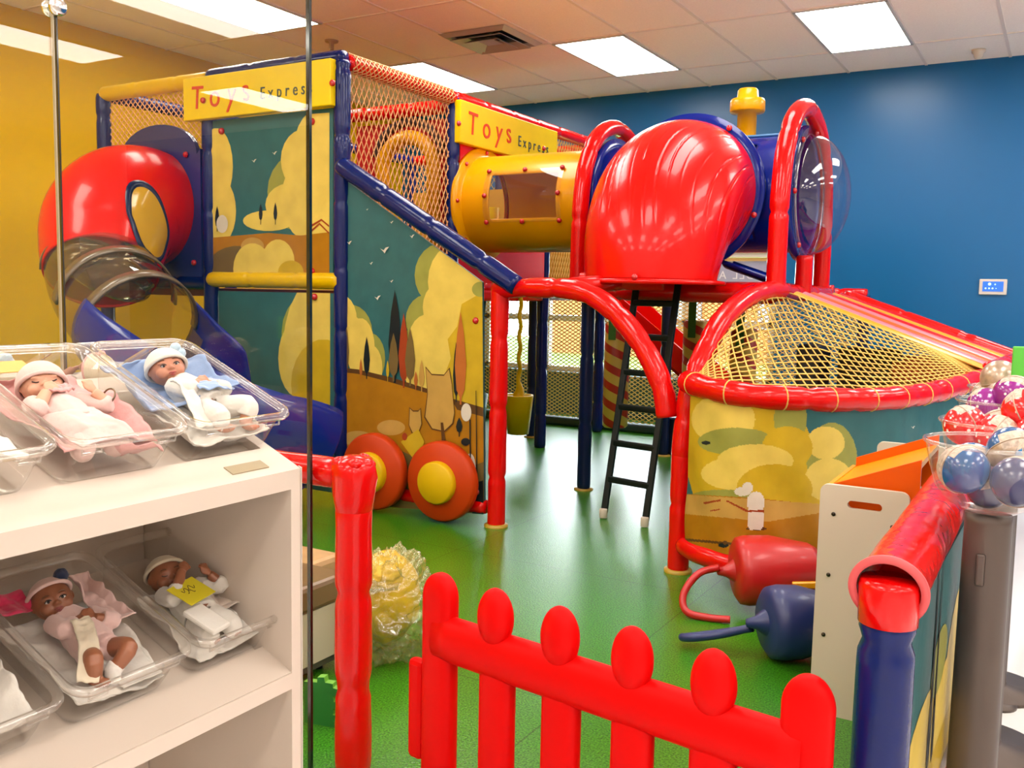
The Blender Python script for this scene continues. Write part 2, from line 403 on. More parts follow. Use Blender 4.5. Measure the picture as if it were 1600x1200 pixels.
MB().box((-6.4, 18.5, .95), (6.5, 2, 2.0)).build('wall', P('orange_render', (.30, .10, .015), .8), bld)
MB().box((-6.4, 18.4, 2.05), (6.8, 2.4, .2)).build('roof', P('roof_brown', (.25, .12, .06), .8), bld)
for i in range(3): MB().box((-8.2+1.8*i, 17.48, 1.0), (.7, .06, .8)).build('window', P('far_window', (.1, .12, .14), .2), bld)

# ceiling lights: every third tile, every second row
EMIT = P('light_diffuser', (.9, .9, .88), .5, emit=(1.0, .945, .88), es=LIGHT_E)
LFR = P('light_frame', (.8, .78, .74), .4)
def light(x, y, label, group=None):
    t = thing('ceiling_light', label, 'ceiling light', (x, y, CEIL), None, group)
    f = MB()
    for sx, sy, a, b in ((-.293, 0, .02, 1.204), (.293, 0, .02, 1.204), (0, -.592, .606, .02), (0, .592, .606, .02)): f.box((x+sx, y+sy, CEIL-.008), (a, b, .012))
    f.build('frame', LFR, t); MB().box((x, y, CEIL-.006), (.57, 1.17, .008)).build('diffuser', EMIT, t)
names = {(-5.065, 7.126): 'white ceiling light beside the air vent above the tower', (-3.24, 7.126): 'white ceiling light between the air vent and the blue wall, middle of three',
         (-1.41, 7.126): 'white ceiling light nearest the blue wall above the yellow capped pipe', (-5.065, 4.69): 'long white ceiling light at the top left seen through the glass'}
for i in range(0, 6):
    for j in range(0, 5):
        x, y = -5.065+1.827*i, 7.126-2.436*j
        light(x, y, names.get((round(x, 3), round(y, 3)), 'white ceiling light over the shop, out of the picture'), None if (round(x, 3), round(y, 3)) in names else 'shop ceiling lights')
v = thing('ceiling_vent', 'square metal air vent in the ceiling above the tower', 'air vent', (-3.89, 6.2, CEIL))
VM = P('vent_metal', (.62, .55, .50), .35, metal=.25); VD = P('vent_dark', (.02, .018, .016), .7)
def sqring(mb, h0, z0, h1, z1):
    for k in range(4):
        R = rz(k*PI/2); mb.poly([Vector((-3.89, 6.2, 0))+R @ Vector(p) for p in ((-h0, -h0, z0), (h0, -h0, z0), (h1, -h1, z1), (-h1, -h1, z1))])
a = MB(); sqring(a, .29, CEIL-.004, .25, CEIL-.03); sqring(a, .25, CEIL-.03, .22, CEIL-.005); a.build('frame', VM, v)
a = MB(); sqring(a, .225, CEIL-.045, .15, CEIL-.004); a.build('louver', VM, v, solid=.003)
a = MB(); sqring(a, .15, CEIL-.055, .07, CEIL-.006); a.build('louver', VM, v, solid=.003)
a = MB(); a.box((-3.89, 6.2, CEIL-.003), (.5, .5, .004)); a.build('backing', VD, v)
a = MB(); a.box((-3.89, 6.2, CEIL-.03), (.13, .13, .008)); a.build('centre_plate', VM, v)
d = thing('smoke_detector', 'white dome detector on the ceiling near the blue wall', 'detector', (-.73, 8.0, CEIL))
DET = P('detector_plastic', (.82, .72, .62), .4)
p = at(1529, 84, z=CEIL-.03)
MB().lathe([(0, 0), (.05, 0), (.05, -.02), (.036, -.03), (.034, -.05), (.022, -.068), (0, -.072)], (p[0], p[1], CEIL), 24).build('housing', DET, d)
p = at(518, 74, z=CEIL-.05)
d = thing('sprinkler_head', 'small beige sprinkler on the ceiling above the tower corner', 'sprinkler', (p[0], p[1], CEIL))
MB().lathe([(0, 0), (.055, 0), (.05, -.012), (.02, -.016), (.018, -.07), (0, -.07)], (p[0], p[1], CEIL), 20).build('body', P('beige_plastic', (.6, .38, .22), .4), d)
MB().lathe([(0, -.085), (.03, -.085), (.03, -.09), (0, -.092)], (p[0], p[1], CEIL), 16).build('deflector', P('beige_plastic', (.6, .38, .22), .4), d)
t = thing('thermostat', 'white framed thermostat with blue screen on the blue wall', 'thermostat', (-.51, YB, 1.33))
MB().box((-.51, YB-.011, 1.33), (.20, .022, .125), bev=.006).build('frame', P('thermostat_white', (.82, .74, .66), .4), t)
s = MB().box((-.51, YB-.0235, 1.333), (.15, .004, .08)).build('screen', P('thermostat_screen', (.01, .06, .3), .2, emit=(.02, .13, .55), es=.6), t)
ic = MB()
for x, z, r in ((-.535, 1.352, .012), (-.495, 1.35, .006), (-.562, 1.318, .007), (-.537, 1.318, .007), (-.512, 1.318, .007), (-.487, 1.318, .004)):
    ic.lathe([(0, 0), (r, 0), (r, .001), (0, .001)], (x, YB-.0262, z), 14, axis_to((0, -1, 0)))
ic.build('icons', P('screen_icons', (.4, .6, .8), .3, emit=(.25, .5, .9), es=.9), s)
# ------------------------------------------------------------------ play tower (the train wagon)
TX0, TX1, TX2, TY0, TY1, TY2, TY3 = -5.55, -4.55, -3.5, 4.05, 5.13, 6.40, 7.45
TZ, DK = 2.46, 1.24
tw = thing('play_tower', 'tall netted indoor play tower with yellow name boards and blue padded corner posts', 'play tower', (-4.5, 5.6, 0))
def post(x, y, z0, z1, mat, root, name='post', r=.047, ph=0): return MB().pad([(x, y, z0), (x, y, z1)], r, ph=ph).build(name, mat, root)
for x, y, m in ((TX2, TY0, NAVY), (TX2, TY1, NAVY), (TX2, TY2, NAVY), (TX2, TY3, NAVY), (TX0, TY0, NAVY), (TX1, TY0, NAVY), (TX0, TY3, NAVY), (TX0, TY1, NAVY), (TX1, TY3, NAVY)):
    post(x, y, 0, TZ, m, tw, ph=x)
def rail(a, b, mat, root, r=.047, name='rail'): return MB().pad([a, b], r).build(name, mat, root)
rail((TX2, TY0+.04, TZ), (TX2, TY1, TZ), RED, tw); rail((TX2, TY1, TZ), (TX2, TY3+.05, TZ), RED, tw)
rail((TX1, TY0, TZ+.02), (TX2+.02, TY0, TZ+.02), NAVY, tw, .04)
rail((TX0, TY0, TZ), (TX1, TY0, TZ), YELV, tw); rail((TX0, TY0, TZ), (TX0, TY3, TZ), NAVY, tw)
rail((TX0, TY3, TZ), (TX2, TY3, TZ), RED, tw); rail((TX1, TY1, TZ-.05), (TX2, TY1, TZ-.05), RED, tw)
rail((TX1, TY0-.01, DK+.02), (TX2, TY0-.01, DK+.02), YELV, tw); rail((TX0, TY0, DK), (TX1, TY0, DK), NAVY, tw)
rail((TX2, TY1, DK), (TX2, TY3, DK), RED, tw)
MB().box(((TX0+TX2)/2, (TY0+TY3)/2, DK-.06), (TX2-TX0-.06, TY3-TY0-.06, .05)).build('deck', P('deck_vinyl', (.20, .02, .02), .4), tw)
# nets
a = MB(); net(a, lambda u, v: (TX2, TY0+.03+u*(TY1-TY0-.06), DK+.1+v*(TZ-DK-.06)), 23, 13, .0042); a.build('side_net', NETO, tw)
a = MB(); net(a, lambda u, v: (TX2+.0, TY0+.05+u*(TY1-TY0-.08), TZ) if False else (TX2+.052*math.cos(v*2*PI), TY0+.05+u*(TY1-TY0-.1), TZ+.052*math.sin(v*2*PI)), 26, 8, .004, 1.01); a.build('rail_net', NETO, tw)
a = MB(); net(a, lambda u, v: (TX2, TY2+.04+u*(TY3-TY2-.08), DK+.1+v*(TZ-DK-.06)), 23, 13, .0042); a.build('side_net', NETY, tw)
a = MB(); net(a, lambda u, v: (TX0+u*(TX1-TX0), TY0+.02, DK+.62+v*(TZ-DK-.62)), 22, 14, .0042); a.build('front_net', NETO, tw)
a = MB(); net(a, lambda u, v: (TX0+u*(TX2-TX0), TY3, DK+v*(TZ-DK)), 34, 14, .0042); a.build('back_net', NETY, tw)
# the red inner wall with its arched opening
ax0, ax1, az, ac = -4.09, -3.66, 2.02, -3.875
wal = MB(); ys = TY1+.03; hw = (ax1-ax0)/2
outer = [(TX1+.22, DK), (ax0, DK)] + [(ac-hw*math.cos(t), az+hw*math.sin(t)) for t in np.linspace(0, PI, 25)] + [(ax1, DK), (TX2-.05, DK), (TX2-.05, TZ-.12), (TX1+.22, TZ-.12)]
wal.prism([(x, ys, z) for x, z in outer], (0, .03, 0)); wal.build('inner_wall', P('red_wall_panel', (.62, .012, .012), .45, spec=.2), tw)
ar = [(ax0, ys-.01, DK)]+[(ac-hw*math.cos(t), ys-.01, az+hw*math.sin(t)) for t in np.linspace(0, PI, 25)]+[(ax1, ys-.01, DK)]
MB().tube(ar, .05, 12).build('arch_trim', YELP, tw)
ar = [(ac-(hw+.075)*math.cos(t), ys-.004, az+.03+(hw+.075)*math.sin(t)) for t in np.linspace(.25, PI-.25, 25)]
MB().tube(ar, .03, 8).build('arch_outline', P('dark_brown_foam', (.05, .018, .012), .7), tw)  # dark outline around the top of the arch
MB().box(((TX0+TX2)/2, TY3-.1, DK+.45), (TX2-TX0-.2, .03, .9)).build('back_panel', P('back_panel_gold', (.70, .36, .02), .5), tw)
a = MB(); a.tube([(-4.02, 6.2, DK), (-4.02, 6.2, DK+.62)], .06, 16); a.build('roller', YELV, tw)
a = MB(); a.tube([(-3.85, 6.2, DK), (-3.85, 6.2, DK+.62)], .06, 16); a.build('roller', YELS, tw)
# red side panel that takes the crawl tube
ptube = (5.45, 1.80, .335)
w = MB(); th = np.linspace(-PI, PI, 49)
rim = [(ptube[0]+ptube[2]*math.cos(t), ptube[1]+ptube[2]*math.sin(t)) for t in th[:-1]]
sq = []
for t in th[:-1]:
    c, s = math.cos(t), math.sin(t); kx = (.90 if c > 0 else .28) if abs(c) > 1e-6 else 1; k = min(kx/abs(c) if abs(c) > 1e-6 else 9, (.55 if s < 0 else .55)/abs(s) if abs(s) > 1e-6 else 9)
    sq.append((ptube[0]+k*c, ptube[1]+k*s))
vs = [(TX2+.02, y, z) for y, z in rim]+[(TX2+.02, y, z) for y, z in sq]
w.add(vs, [[i, (i+1) % 48, 48+(i+1) % 48, 48+i] for i in range(48)], 0, False)
w.build('tube_panel', REDP, tw, solid=.025)
MB().box((TX2+.02, 5.75, 1.19), (.06, 1.15, .08), bev=.02).build('panel_foot', REDP, tw)
# painted vinyl panels on the front
win = [(330, 190), (515, 176), (515, 438), (330, 436)]
up = MB(); up.box(((TX1+TX2)/2, TY0-.012, (DK+.06+2.21)/2), (TX2-TX1-.10, .012, 2.21-DK-.06), m=TEAL)
L = [(CREAM, circ(338, 260, 26, 60)), (CREAM, circ(345, 330, 24, 50)), (OLIVE, circ(470, 300, 52, 62)), (CREAM, circ(475, 250, 36, 48)), (CREAM, circ(500, 230, 40, 60)), (CREAM, circ(455, 320, 40, 34)), (CREAM, circ(490, 310, 50, 70)), (CREAM, circ(420, 345, 40, 16)),
     (OCHRE, [(325, 372), (420, 364), (470, 368), (520, 362), (520, 440), (325, 440)]), (UMBER, circ(372, 420, 48, 36)), (TAN, circ(395, 385, 18, 14)), (CREAM, circ(395, 420, 30, 40)), (CREAM, circ(435, 410, 26, 36)), (GOLD, circ(455, 425, 20, 18)),
     (INKC, leaf(340, 322, 356, 7)), (INKC, leaf(408, 318, 345, 6)), (INKC, leaf(431, 316, 345, 6)), (WHT, circ(348, 350, 9, 14)),
     (RUST, [(486, 352), (503, 342), (515, 352), (515, 355), (503, 345), (487, 355)]), (RUST, [(484, 362), (500, 348), (516, 364), (514, 365), (500, 351), (486, 364)]), (WHT, bird(398, 252, 4)), (WHT, bird(430, 240, 4))]
paint(up, win, lambda x, y: at(x, y, y=TY0-.018), L, (0, -1, 0))
up.build('mural_panel', MURAL, tw)
bolts(tw, [at(347, 205, y=TY0-.02), at(488, 190, y=TY0-.02), at(488, 424, y=TY0-.02)], (0, -1, 0), .02)
win = [(345, 455), (516, 458), (516, 760), (345, 745)]
lo = MB(); q0 = at(345, 600, y=TY0)[0]; lo.box(((TX1+TX2)/2+.02, TY0-.012, .62), (TX2-TX1-.12, .012, 1.14), m=TEAL)
L = [(OLIVE, circ(500, 520, 60, 70)), (CREAM, circ(505, 540, 62, 110)), (CREAM, circ(465, 560, 30, 60)), (CREAM, circ(480, 520, 20, 30)), (GOLD, circ(505, 600, 50, 70)), (TAN, [(345, 660), (520, 650), (520, 760), (345, 760)])]
paint(lo, win, lambda x, y: at(x, y, y=TY0-.018), L, (0, -1, 0))
lo.build('mural_panel', MURAL, tw); bolts(tw, [at(492, 464, y=TY0-.02)], (0, -1, 0), .02)
# name boards
def signboard(o, ex, w, h):
    M = frame(o, ex, (0, 0, 1)); b = MB().box((0, 0, 0), (w, h, .05), bev=.006)
    for txt, m, a, sq, k, x0, y0, wb in (('Toys', 1, .90, .47, .86, -.44, -.22, .10), ('Express', 2, .46, .36, .85, .05, -.20, .03)):
        t, wd = letters(txt, h*a, .62, .002, wb, 4 if m == 1 else 7, 1.5); sc = w*sq/wd
        b.add([(x*sc+w*x0, y*k+h*y0, z+.027) for x, y, z in t.v], t.f, m, False)
    place(b, M); return b.build('name_board', [YELS, P('sign_letters_red', (.78, .06, .012), .5, spec=.2), P('sign_letters_dark', (.02, .05, .045), .5)], tw)
signboard(((-4.67-3.5)/2-.01, TY0-.06, 2.335), (1, 0, 0), 1.17, .25)
signboard((TX2+.055, (5.09+6.44)/2, 2.305), (0, 1, 0), 1.33, .27)
bolts(tw, [at(520, 130, y=TY0-.09), at(318, 157, y=TY0-.09)], (0, -1, 0), .018); bolts(tw, [at(716, 193, x=TX2+.08), at(849, 232, x=TX2+.08)], (1, 0, 0), .018)

# ------------------------------------------------------------------ slanted train front with its wheels
tf = thing('train_front', 'sloping train front panel painted with a meadow, trees and clouds on two orange wheels', 'play panel', (-3.0, 4.05, 0))
PY = 4.045
win = [(522, 268), (754, 441), (757, 803), (526, 786)]
tp = MB(); c3 = [Vector(at(x, y, y=PY)) for x, y in win]; tp.prism(c3, (0, .014, 0), m=TEAL)
L = [(OLIVE, circ(548, 520, 34, 44)), (OLIVE, circ(578, 560, 24, 40)), (OLIVE, circ(690, 430, 42, 50)), (OLIVE, circ(668, 500, 34, 40)), (OLIVE, circ(650, 545, 26, 34)),
     (CREAM, circ(532, 500, 26, 40)), (CREAM, circ(545, 525, 26, 34)), (CREAM, circ(564, 545, 22, 48)), (CREAM, circ(580, 575, 18, 36)),
     (CREAM, circ(715, 440, 46, 60)), (CREAM, circ(695, 480, 34, 42)), (CREAM, circ(668, 535, 30, 44)), (CREAM, circ(710, 520, 50, 80)), (CREAM, circ(745, 450, 40, 60)), (CREAM, circ(665, 580, 34, 34)),
     (GOLD, [(722, 475), (757, 455), (760, 640), (700, 640), (690, 600), (705, 560), (700, 530), (715, 510)]), (OLIVE, circ(752, 452, 14, 12)),
     (OCHRE, [(520, 574), (560, 578), (610, 590), (668, 608), (720, 630), (760, 640), (760, 810), (520, 800)]), (BROWN, [(520, 573), (560, 577), (610, 589), (668, 607), (668, 614), (610, 597), (560, 584), (520, 580)]), (BROWN, [(705, 622), (760, 638), (760, 652), (715, 640)]),
     (UMBER, [(520, 700), (600, 690), (660, 720), (720, 735), (760, 720), (760, 810), (520, 800)]), (TAN, circ(612, 668, 22, 12)), (TAN, circ(560, 685, 24, 12)),
     (INKC, leaf(533, 530, 580, 8)), (UMBER, leaf(541, 500, 583, 11)), (INKC, leaf(574, 526, 586, 10)), (ORNG, leaf(565, 560, 588, 5)), (INKC, leaf(618, 453, 592, 20)), (UMBER, leaf(616, 520, 590, 15)), (RUST, leaf(632, 489, 600, 16)), (UMBER, leaf(642, 512, 597, 16)), (TAN, leaf(660, 562, 606, 9)), (GOLD, leaf(607, 563, 590, 5)), (ORNG, leaf(651, 580, 604, 6)), (INKC, leaf(714, 534, 622, 10)), (ORNG, leaf(721, 487, 626, 18)),
     (BROWN, [(666, 572), (676, 584), (695, 585), (704, 574), (708, 600), (712, 645), (710, 662), (696, 675), (676, 671), (664, 652), (669, 615)]), (TAN, [(667, 575), (676, 586), (695, 587), (703, 577), (707, 600), (711, 645), (708, 661), (695, 673), (677, 669), (666, 651), (670, 615)]),
     (BROWN, [(641, 636), (647, 641), (655, 641), (659, 637), (661, 662), (655, 680), (645, 677), (640, 664)]), (TAN, [(642, 638), (647, 643), (655, 643), (658, 639), (660, 662), (654, 678), (646, 675), (641, 664)]),
     (BROWN, [(690, 660), (694, 660), (698, 690), (722, 700), (722, 704), (692, 694)]), (WHT, circ(730, 644, 8, 14)), (INKC, leaf(719, 652, 676, 10)), (INKC, circ(729, 690, 7, 6)), (GOLD, [(628, 690), (655, 670), (665, 690), (650, 720)]), (RUST, circ(634, 682, 4, 6)), (WHT, circ(736, 730, 9, 22)), (INKC, [(735, 655), (737, 655), (738, 740), (736, 740)]), (INKC, [(745, 610), (746, 610), (748, 760), (746, 760)]), (INKC, [(738, 755), (757, 750), (757, 805), (740, 805)])]
L += [(WHT, bird(x, y, w)) for x, y, w in ((603, 392, 7), (548, 380, 4), (582, 412, 3), (592, 466, 5), (614, 348, 3), (646, 370, 4), (614, 440, 3), (576, 328, 2))]
paint(tp, win, lambda x, y: at(x, y, y=PY-.0008), L, (0, -1, 0))
tp.build('mural_panel', MURAL, tf)
rail((-3.50, 4.03, 1.90), (-2.35, 4.03, 1.245), NAVY, tf, .052, 'slanted_rail')
rail((-3.44, 4.06, .10), (-2.53, 4.06, .10), RED, tf, .04, 'foot_rail')
bolts(tf, [at(527, 320, y=PY), at(744, 501, y=PY), at(747, 768, y=PY)], (0, -1, 0), .018)
for (px, py), R in (((690, 747), .212), ((584, 726), .212)):
    c = at(px, py, y=3.97); c[2] = R+.012; c = Vector(c); A = axis_to((0, -1, 0))
    k = MB().lathe([(0, -.04), (R-.012, -.04), (R, -.028), (R, .012), (R-.014, .03), (0, .03)], c, 48, A); wh = k.build('wheel', WHEEL, tf)
    k = MB().lathe([(.112, .03), (.112, .062), (.102, .072), (0, .074)], c, 40, A); k.build('hub', HUB, wh)

# ------------------------------------------------------------------ red padded entrance
en = thing('entrance_arch', 'red padded entrance frame curving down from the train front to the ball pit', 'play frame', (-2.48, 4.08, 0))
post(-2.48, 4.08, 0, 1.25, RED, en, ph=.1)
ring = P('post_foot_ring', (.55, .36, .03), .4)
MB().lathe([(.062, 0), (.062, .012), (.045, .016)], (-2.48, 4.08, 0), 24).build('foot_ring', ring, en)
A0, A1 = Vector((-2.48, 4.08)), Vector((-1.40, 3.86))
def en_pt(t, z): q = A0.lerp(A1, t); return (q.x, q.y, z)
MB().pad(spline([en_pt(t, z) for t, z in ((-.03, 1.235), (.2, 1.24), (.42, 1.235), (.57, 1.19), (.71, 1.085), (.83, .94), (.90, .80), (.925, .68))], 6), .05, .2).build('arch_tube', RED, en)
q = en_pt(.42, 1.25); MB().tube([q, (q[0]+.02, 4.95, 1.30)], .042, 16).build('bracket_tube', REDP, en)
MB().tube([(q[0]-.2, 4.5, 1.285), (q[0]+.26, 4.5, 1.285)], .046, 16).build('bracket_sleeve', REDP, en)

# ------------------------------------------------------------------ deck frame behind, with blue posts and the window net
dk = thing('play_deck', 'raised red rail frame on dark blue posts with a yellow net before the window', 'play frame', (-2.9, 6.0, 0))
for x, y in ((-2.51, 5.17), (-3.81, 6.81), (-2.56, 6.63)):
    MB().pad([(x, y, 0), (x, y, 1.24)], .042, .42).build('post', NAVYM, dk)
    MB().lathe([(.06, 0), (.06, .008), (.04, .012)], (x, y, 0), 20).build('foot_ring', ring, dk)
rail((-2.55, 4.98, 1.235), (-1.30, 4.88, 1.235), RED, dk, .055); rail((-2.51, 4.98, 1.24), (-2.51, 6.6, 1.24), RED, dk); rail((-3.85, 6.3, 1.26), (-1.30, 6.3, 1.26), RED, dk)
rail((-1.30, 4.85, 1.24), (-1.27, 5.95, 1.24), RED, dk)
a = MB(); a.box((-1.9, 5.7, 1.27), (1.15, 1.5, .05), bev=.01); a.build('deck', P('deck_red', (.5, .02, .02), .4), dk)
a = MB(); net(a, lambda u, v: (-5.1+3.75*u, 7.62, .06+1.16*v-.03*math.sin(PI*u*3)*math.sin(PI*v)), 66, 34, .0042, .3); a.build('net', NETY, dk)
a = MB(); a.pad([(-5.12, 7.62, 1.25), (-1.32, 7.62, 1.25)], .045); a.build('net_rail', RED, dk)
a = MB(); a.box((-3.2, 7.62, .04), (3.8, .10, .08), bev=.02); a.build('net_sill', P('dark_sill', (.015, .04, .04), .5), dk)
for x in (-5.12, -1.34): post(x, 7.62, 0, 1.24, NAVYM, dk, 'net_post')
MB().tube([(-2.76, 7.1, 0), (-2.76, 7.1, 1.25)], .03, 12).build('yellow_post', YELP, dk)

# ------------------------------------------------------------------ crawl tubes, hoops, canopy
AX = axis_to((1, 0, 0))
ct = thing('crawl_tube', 'yellow plastic crawl tube with a clear window leading out of the red wall', 'crawl tube', (-3.0, 5.45, 1.8))
TR = .315
def tub(x0, x1, r, wx0=None, wx1=None, wa=None, n=96, m=0):
    """barrel along X, with a cut-out window"""
    b = MB(); nx = 60
    for i in range(nx):
        xa, xb = x0+(x1-x0)*i/nx, x0+(x1-x0)*(i+1)/nx
        for j in range(n):
            a, c = 2*PI*j/n, 2*PI*(j+1)/n; mid = (a+c)/2; xm = (xa+xb)/2
            if wa and wx0 < xm < wx1 and wa[0] < mid < wa[1]: continue
            f = lambda x, t: (x, 5.45-r*math.sin(t), 1.8+r*math.cos(t))
            b.add([f(xa, a), f(xa, c), f(xb, c), f(xb, a)], [[0, 1, 2, 3]], 0, True)
    return b
def weld(mb):
    bm = bmesh.new(); vs = [bm.verts.new(v) for v in mb.v]
    for f in mb.f:
        try: bm.faces.new([vs[i] for i in f])
        except ValueError: pass
    bmesh.ops.remove_doubles(bm, verts=bm.verts, dist=1e-5); bm.verts.index_update()
    o = MB(); o.add([v.co for v in bm.verts], [[v.index for v in f.verts] for f in bm.faces], 0, True); bm.free(); return o
WA = (.33*PI, .62*PI)
weld(tub(-3.44, -2.5, TR, -3.22, -2.74, WA)).build('barrel', YELP, ct, solid=.008)
fl = MB().lathe([(TR, 0), (.375, 0), (.38, .012), (.375, .03), (TR+.02, .034), (TR, .05)], (-3.475, 5.45, 1.8), 56, AX); fl.build('flange', YELP, ct)
b = MB(); b.grid(lambda u, v: (-3.26+.56*u, 5.45-(TR+.012)*math.sin(WA[0]-.08+(WA[1]-WA[0]+.16)*v), 1.8+(TR+.012)*math.cos(WA[0]-.08+(WA[1]-WA[0]+.16)*v)), 4, 16); b.build('window_pane', CLEAR('tube_window', (.96, .93, .86), .07, haze=.03), ct)
for x in (-3.245, -2.98, -2.715):
    for t in (WA[0]-.06, WA[1]+.06, .5*(sum(WA))):
        if x == -2.98 and t == .5*sum(WA): continue
        n_ = (0, -math.sin(t), math.cos(t)); bolts(ct, [(x, 5.45+n_[1]*(TR+.013), 1.8+n_[2]*(TR+.013))], n_, .016)
for t in np.linspace(0, 2*PI, 9)[:-1]: bolts(ct, [(-3.44, 5.45-.348*math.sin(t), 1.8+.348*math.cos(t))], (1, 0, 0), .014)
cb = thing('crawl_tube', 'blue plastic crawl tube ending in a clear bubble dome', 'crawl tube', (-1.8, 5.45, 1.8))
weld(tub(-2.46, -1.30, .325, -2.2, -1.54, (.2*PI, .8*PI))).build('barrel', BLUEP, cb, solid=.008)
for x in (-2.47, -1.32):
    MB().lathe([(.325, -.02), (.375, -.02), (.375, .02), (.325, .02)], (x, 5.45, 1.8), 56, AX).build('flange', BLUEP, cb)
MB().box((-1.52, 5.45, 2.128), (.4, .16, .014), bev=.005).build('top_strip', P('pale_blue_strip', (.10, .30, .62), .4), cb)
dm = MB(); prof = [(.385, 0), (.335, .004)]+[(.335*math.cos(t), .215*math.sin(t)+.004) for t in np.linspace(0.02, PI/2, 22)]; prof[-1] = (0, .219)
dm.lathe(prof, (-1.285, 5.45, 1.79), 64, AX); dm.build('bubble_dome', BUBBLE, cb)
MB().lathe([(.335, 0), (.342, .006), (.335, .012)], (-1.285, 5.45, 1.79), 64, AX).build('dome_rim', CLEAR('dome_rim', (.8, .86, .95), .2, haze=.25, hazecol=(.7, .8, 1)), cb)
for t in np.linspace(.2, 2*PI+.2, 8)[:-1]: bolts(cb, [(-1.28, 5.45+.36*math.sin(t), 1.79+.36*math.cos(t))], (1, 0, 0), .016)
st = thing('chimney_pipe', 'yellow capped chimney pipe standing up behind the red canopy', 'chimney', (-1.66, 5.45, 2.12))
MB().lathe([(.055, 2.11), (.055, 2.27), (.095, 2.275), (.1, 2.285), (.1, 2.335), (.094, 2.35), (.062, 2.352), (.058, 2.40), (.05, 2.41), (0, 2.41)], (-1.66, 5.45, 0), 32).build('pipe', YELP, st)
def hoop(x, dy, label):
    h = thing('padded_hoop', label, 'hoop', (x, 5.35+dy, 1.24))
    pts = spline([(x, y+dy, z) for y, z in ((4.85, 1.2), (4.85, 1.5), (4.86, 1.75), (4.92, 1.98), (5.08, 2.17), (5.34, 2.25), (5.62, 2.17), (5.80, 1.98), (5.87, 1.75), (5.88, 1.5), (5.88, 1.2))], 6)
    MB().pad(pts, .05, .45, wr=.02).build('foam_sleeve', RED, h)
hoop(-1.29, 0, 'tall red padded hoop in front of the clear bubble dome')
hoop(-2.50, .15, 'red padded hoop between the yellow crawl tube and the red canopy')
post(-1.27, 5.35, 1.2, 1.45, RED, dk, 'stub_post')
cn = thing('tube_canopy', 'big red wood-grained plastic canopy over the ladder top', 'canopy', (-1.87, 4.57, 1.3))
RC, RE = (-1.87, 5.08), .50
def elbow(t, ph, cx=RC[0], y0=RC[1], z0=1.29, re=RE, r0=.385, r1=.335):
    a = t*PI/2; r = r0+(r1-r0)*t+.02*math.sin(PI*t)
    cy, cz = y0-re*math.sin(a), z0+re*math.cos(a)
    ny, nz = -math.sin(a), math.cos(a)            # outward of the bend
    o = r*math.cos(ph); q = r*math.sin(ph)
    p = ph*6+1.6*math.sin(2.3*t+1.1*ph)+.6*math.sin(5*t-2*ph); mask = max(0, math.sin(3.1*p*.5+4*t)); fr_ = p-math.floor(p)
    g = math.exp(-((fr_-.5)/.045)**2)*(.3+.7*(mask > .2))*min(1, t*8)*min(1, max(0, (.82-t)*6))
    o *= 1-.018*g; q *= 1-.018*g
    return (cx+q, cy+ny*o*1.0, cz+nz*o)
b = MB(); b.grid(lambda u, v: elbow(u, 2*PI*v), 110, 460, wrapv=True); b.build('canopy_shell', REDP, cn, solid=.008)
ring_ = MB(); ring_.lathe([(.385, -.02), (.435, -.02), (.435, .015), (.385, .015)], (RC[0], RC[1]+.01, 1.79), 64, axis_to((0, -1, 0))); ring_.build('ring_flange', BLUEP, cn)
lip = MB(); lip.lathe([(.335, .02), (.335, -.02), (.385, -.025), (.385, -.005), (.345, .0)], (RC[0], RC[1]-RE, 1.295), 48); lip.build('foot_flange', REDP, cn)
for t in (.6, 1.9, 4.4, 5.7): bolts(cn, [(RC[0]+.41*math.sin(t), RC[1]-.012, 1.79+.41*math.cos(t))], (0, -1, 0), .016)
bolts(cn, [(-1.80, RC[1]-RE-.37, 1.30)], (0, -1, 0), .016)
bs = thing('blue_slide_lip', 'flat blue plastic lip sticking out under the blue crawl tube', 'slide end', (-1.6, 5.0, 1.27))
b = MB(); b.grid(lambda u, v: (-1.62+.30*u, 4.98+.2*v, 1.375-.10*u+.03*(2*v-1)**2), 8, 8); b.build('lip', BLUEP, bs, solid=.02)

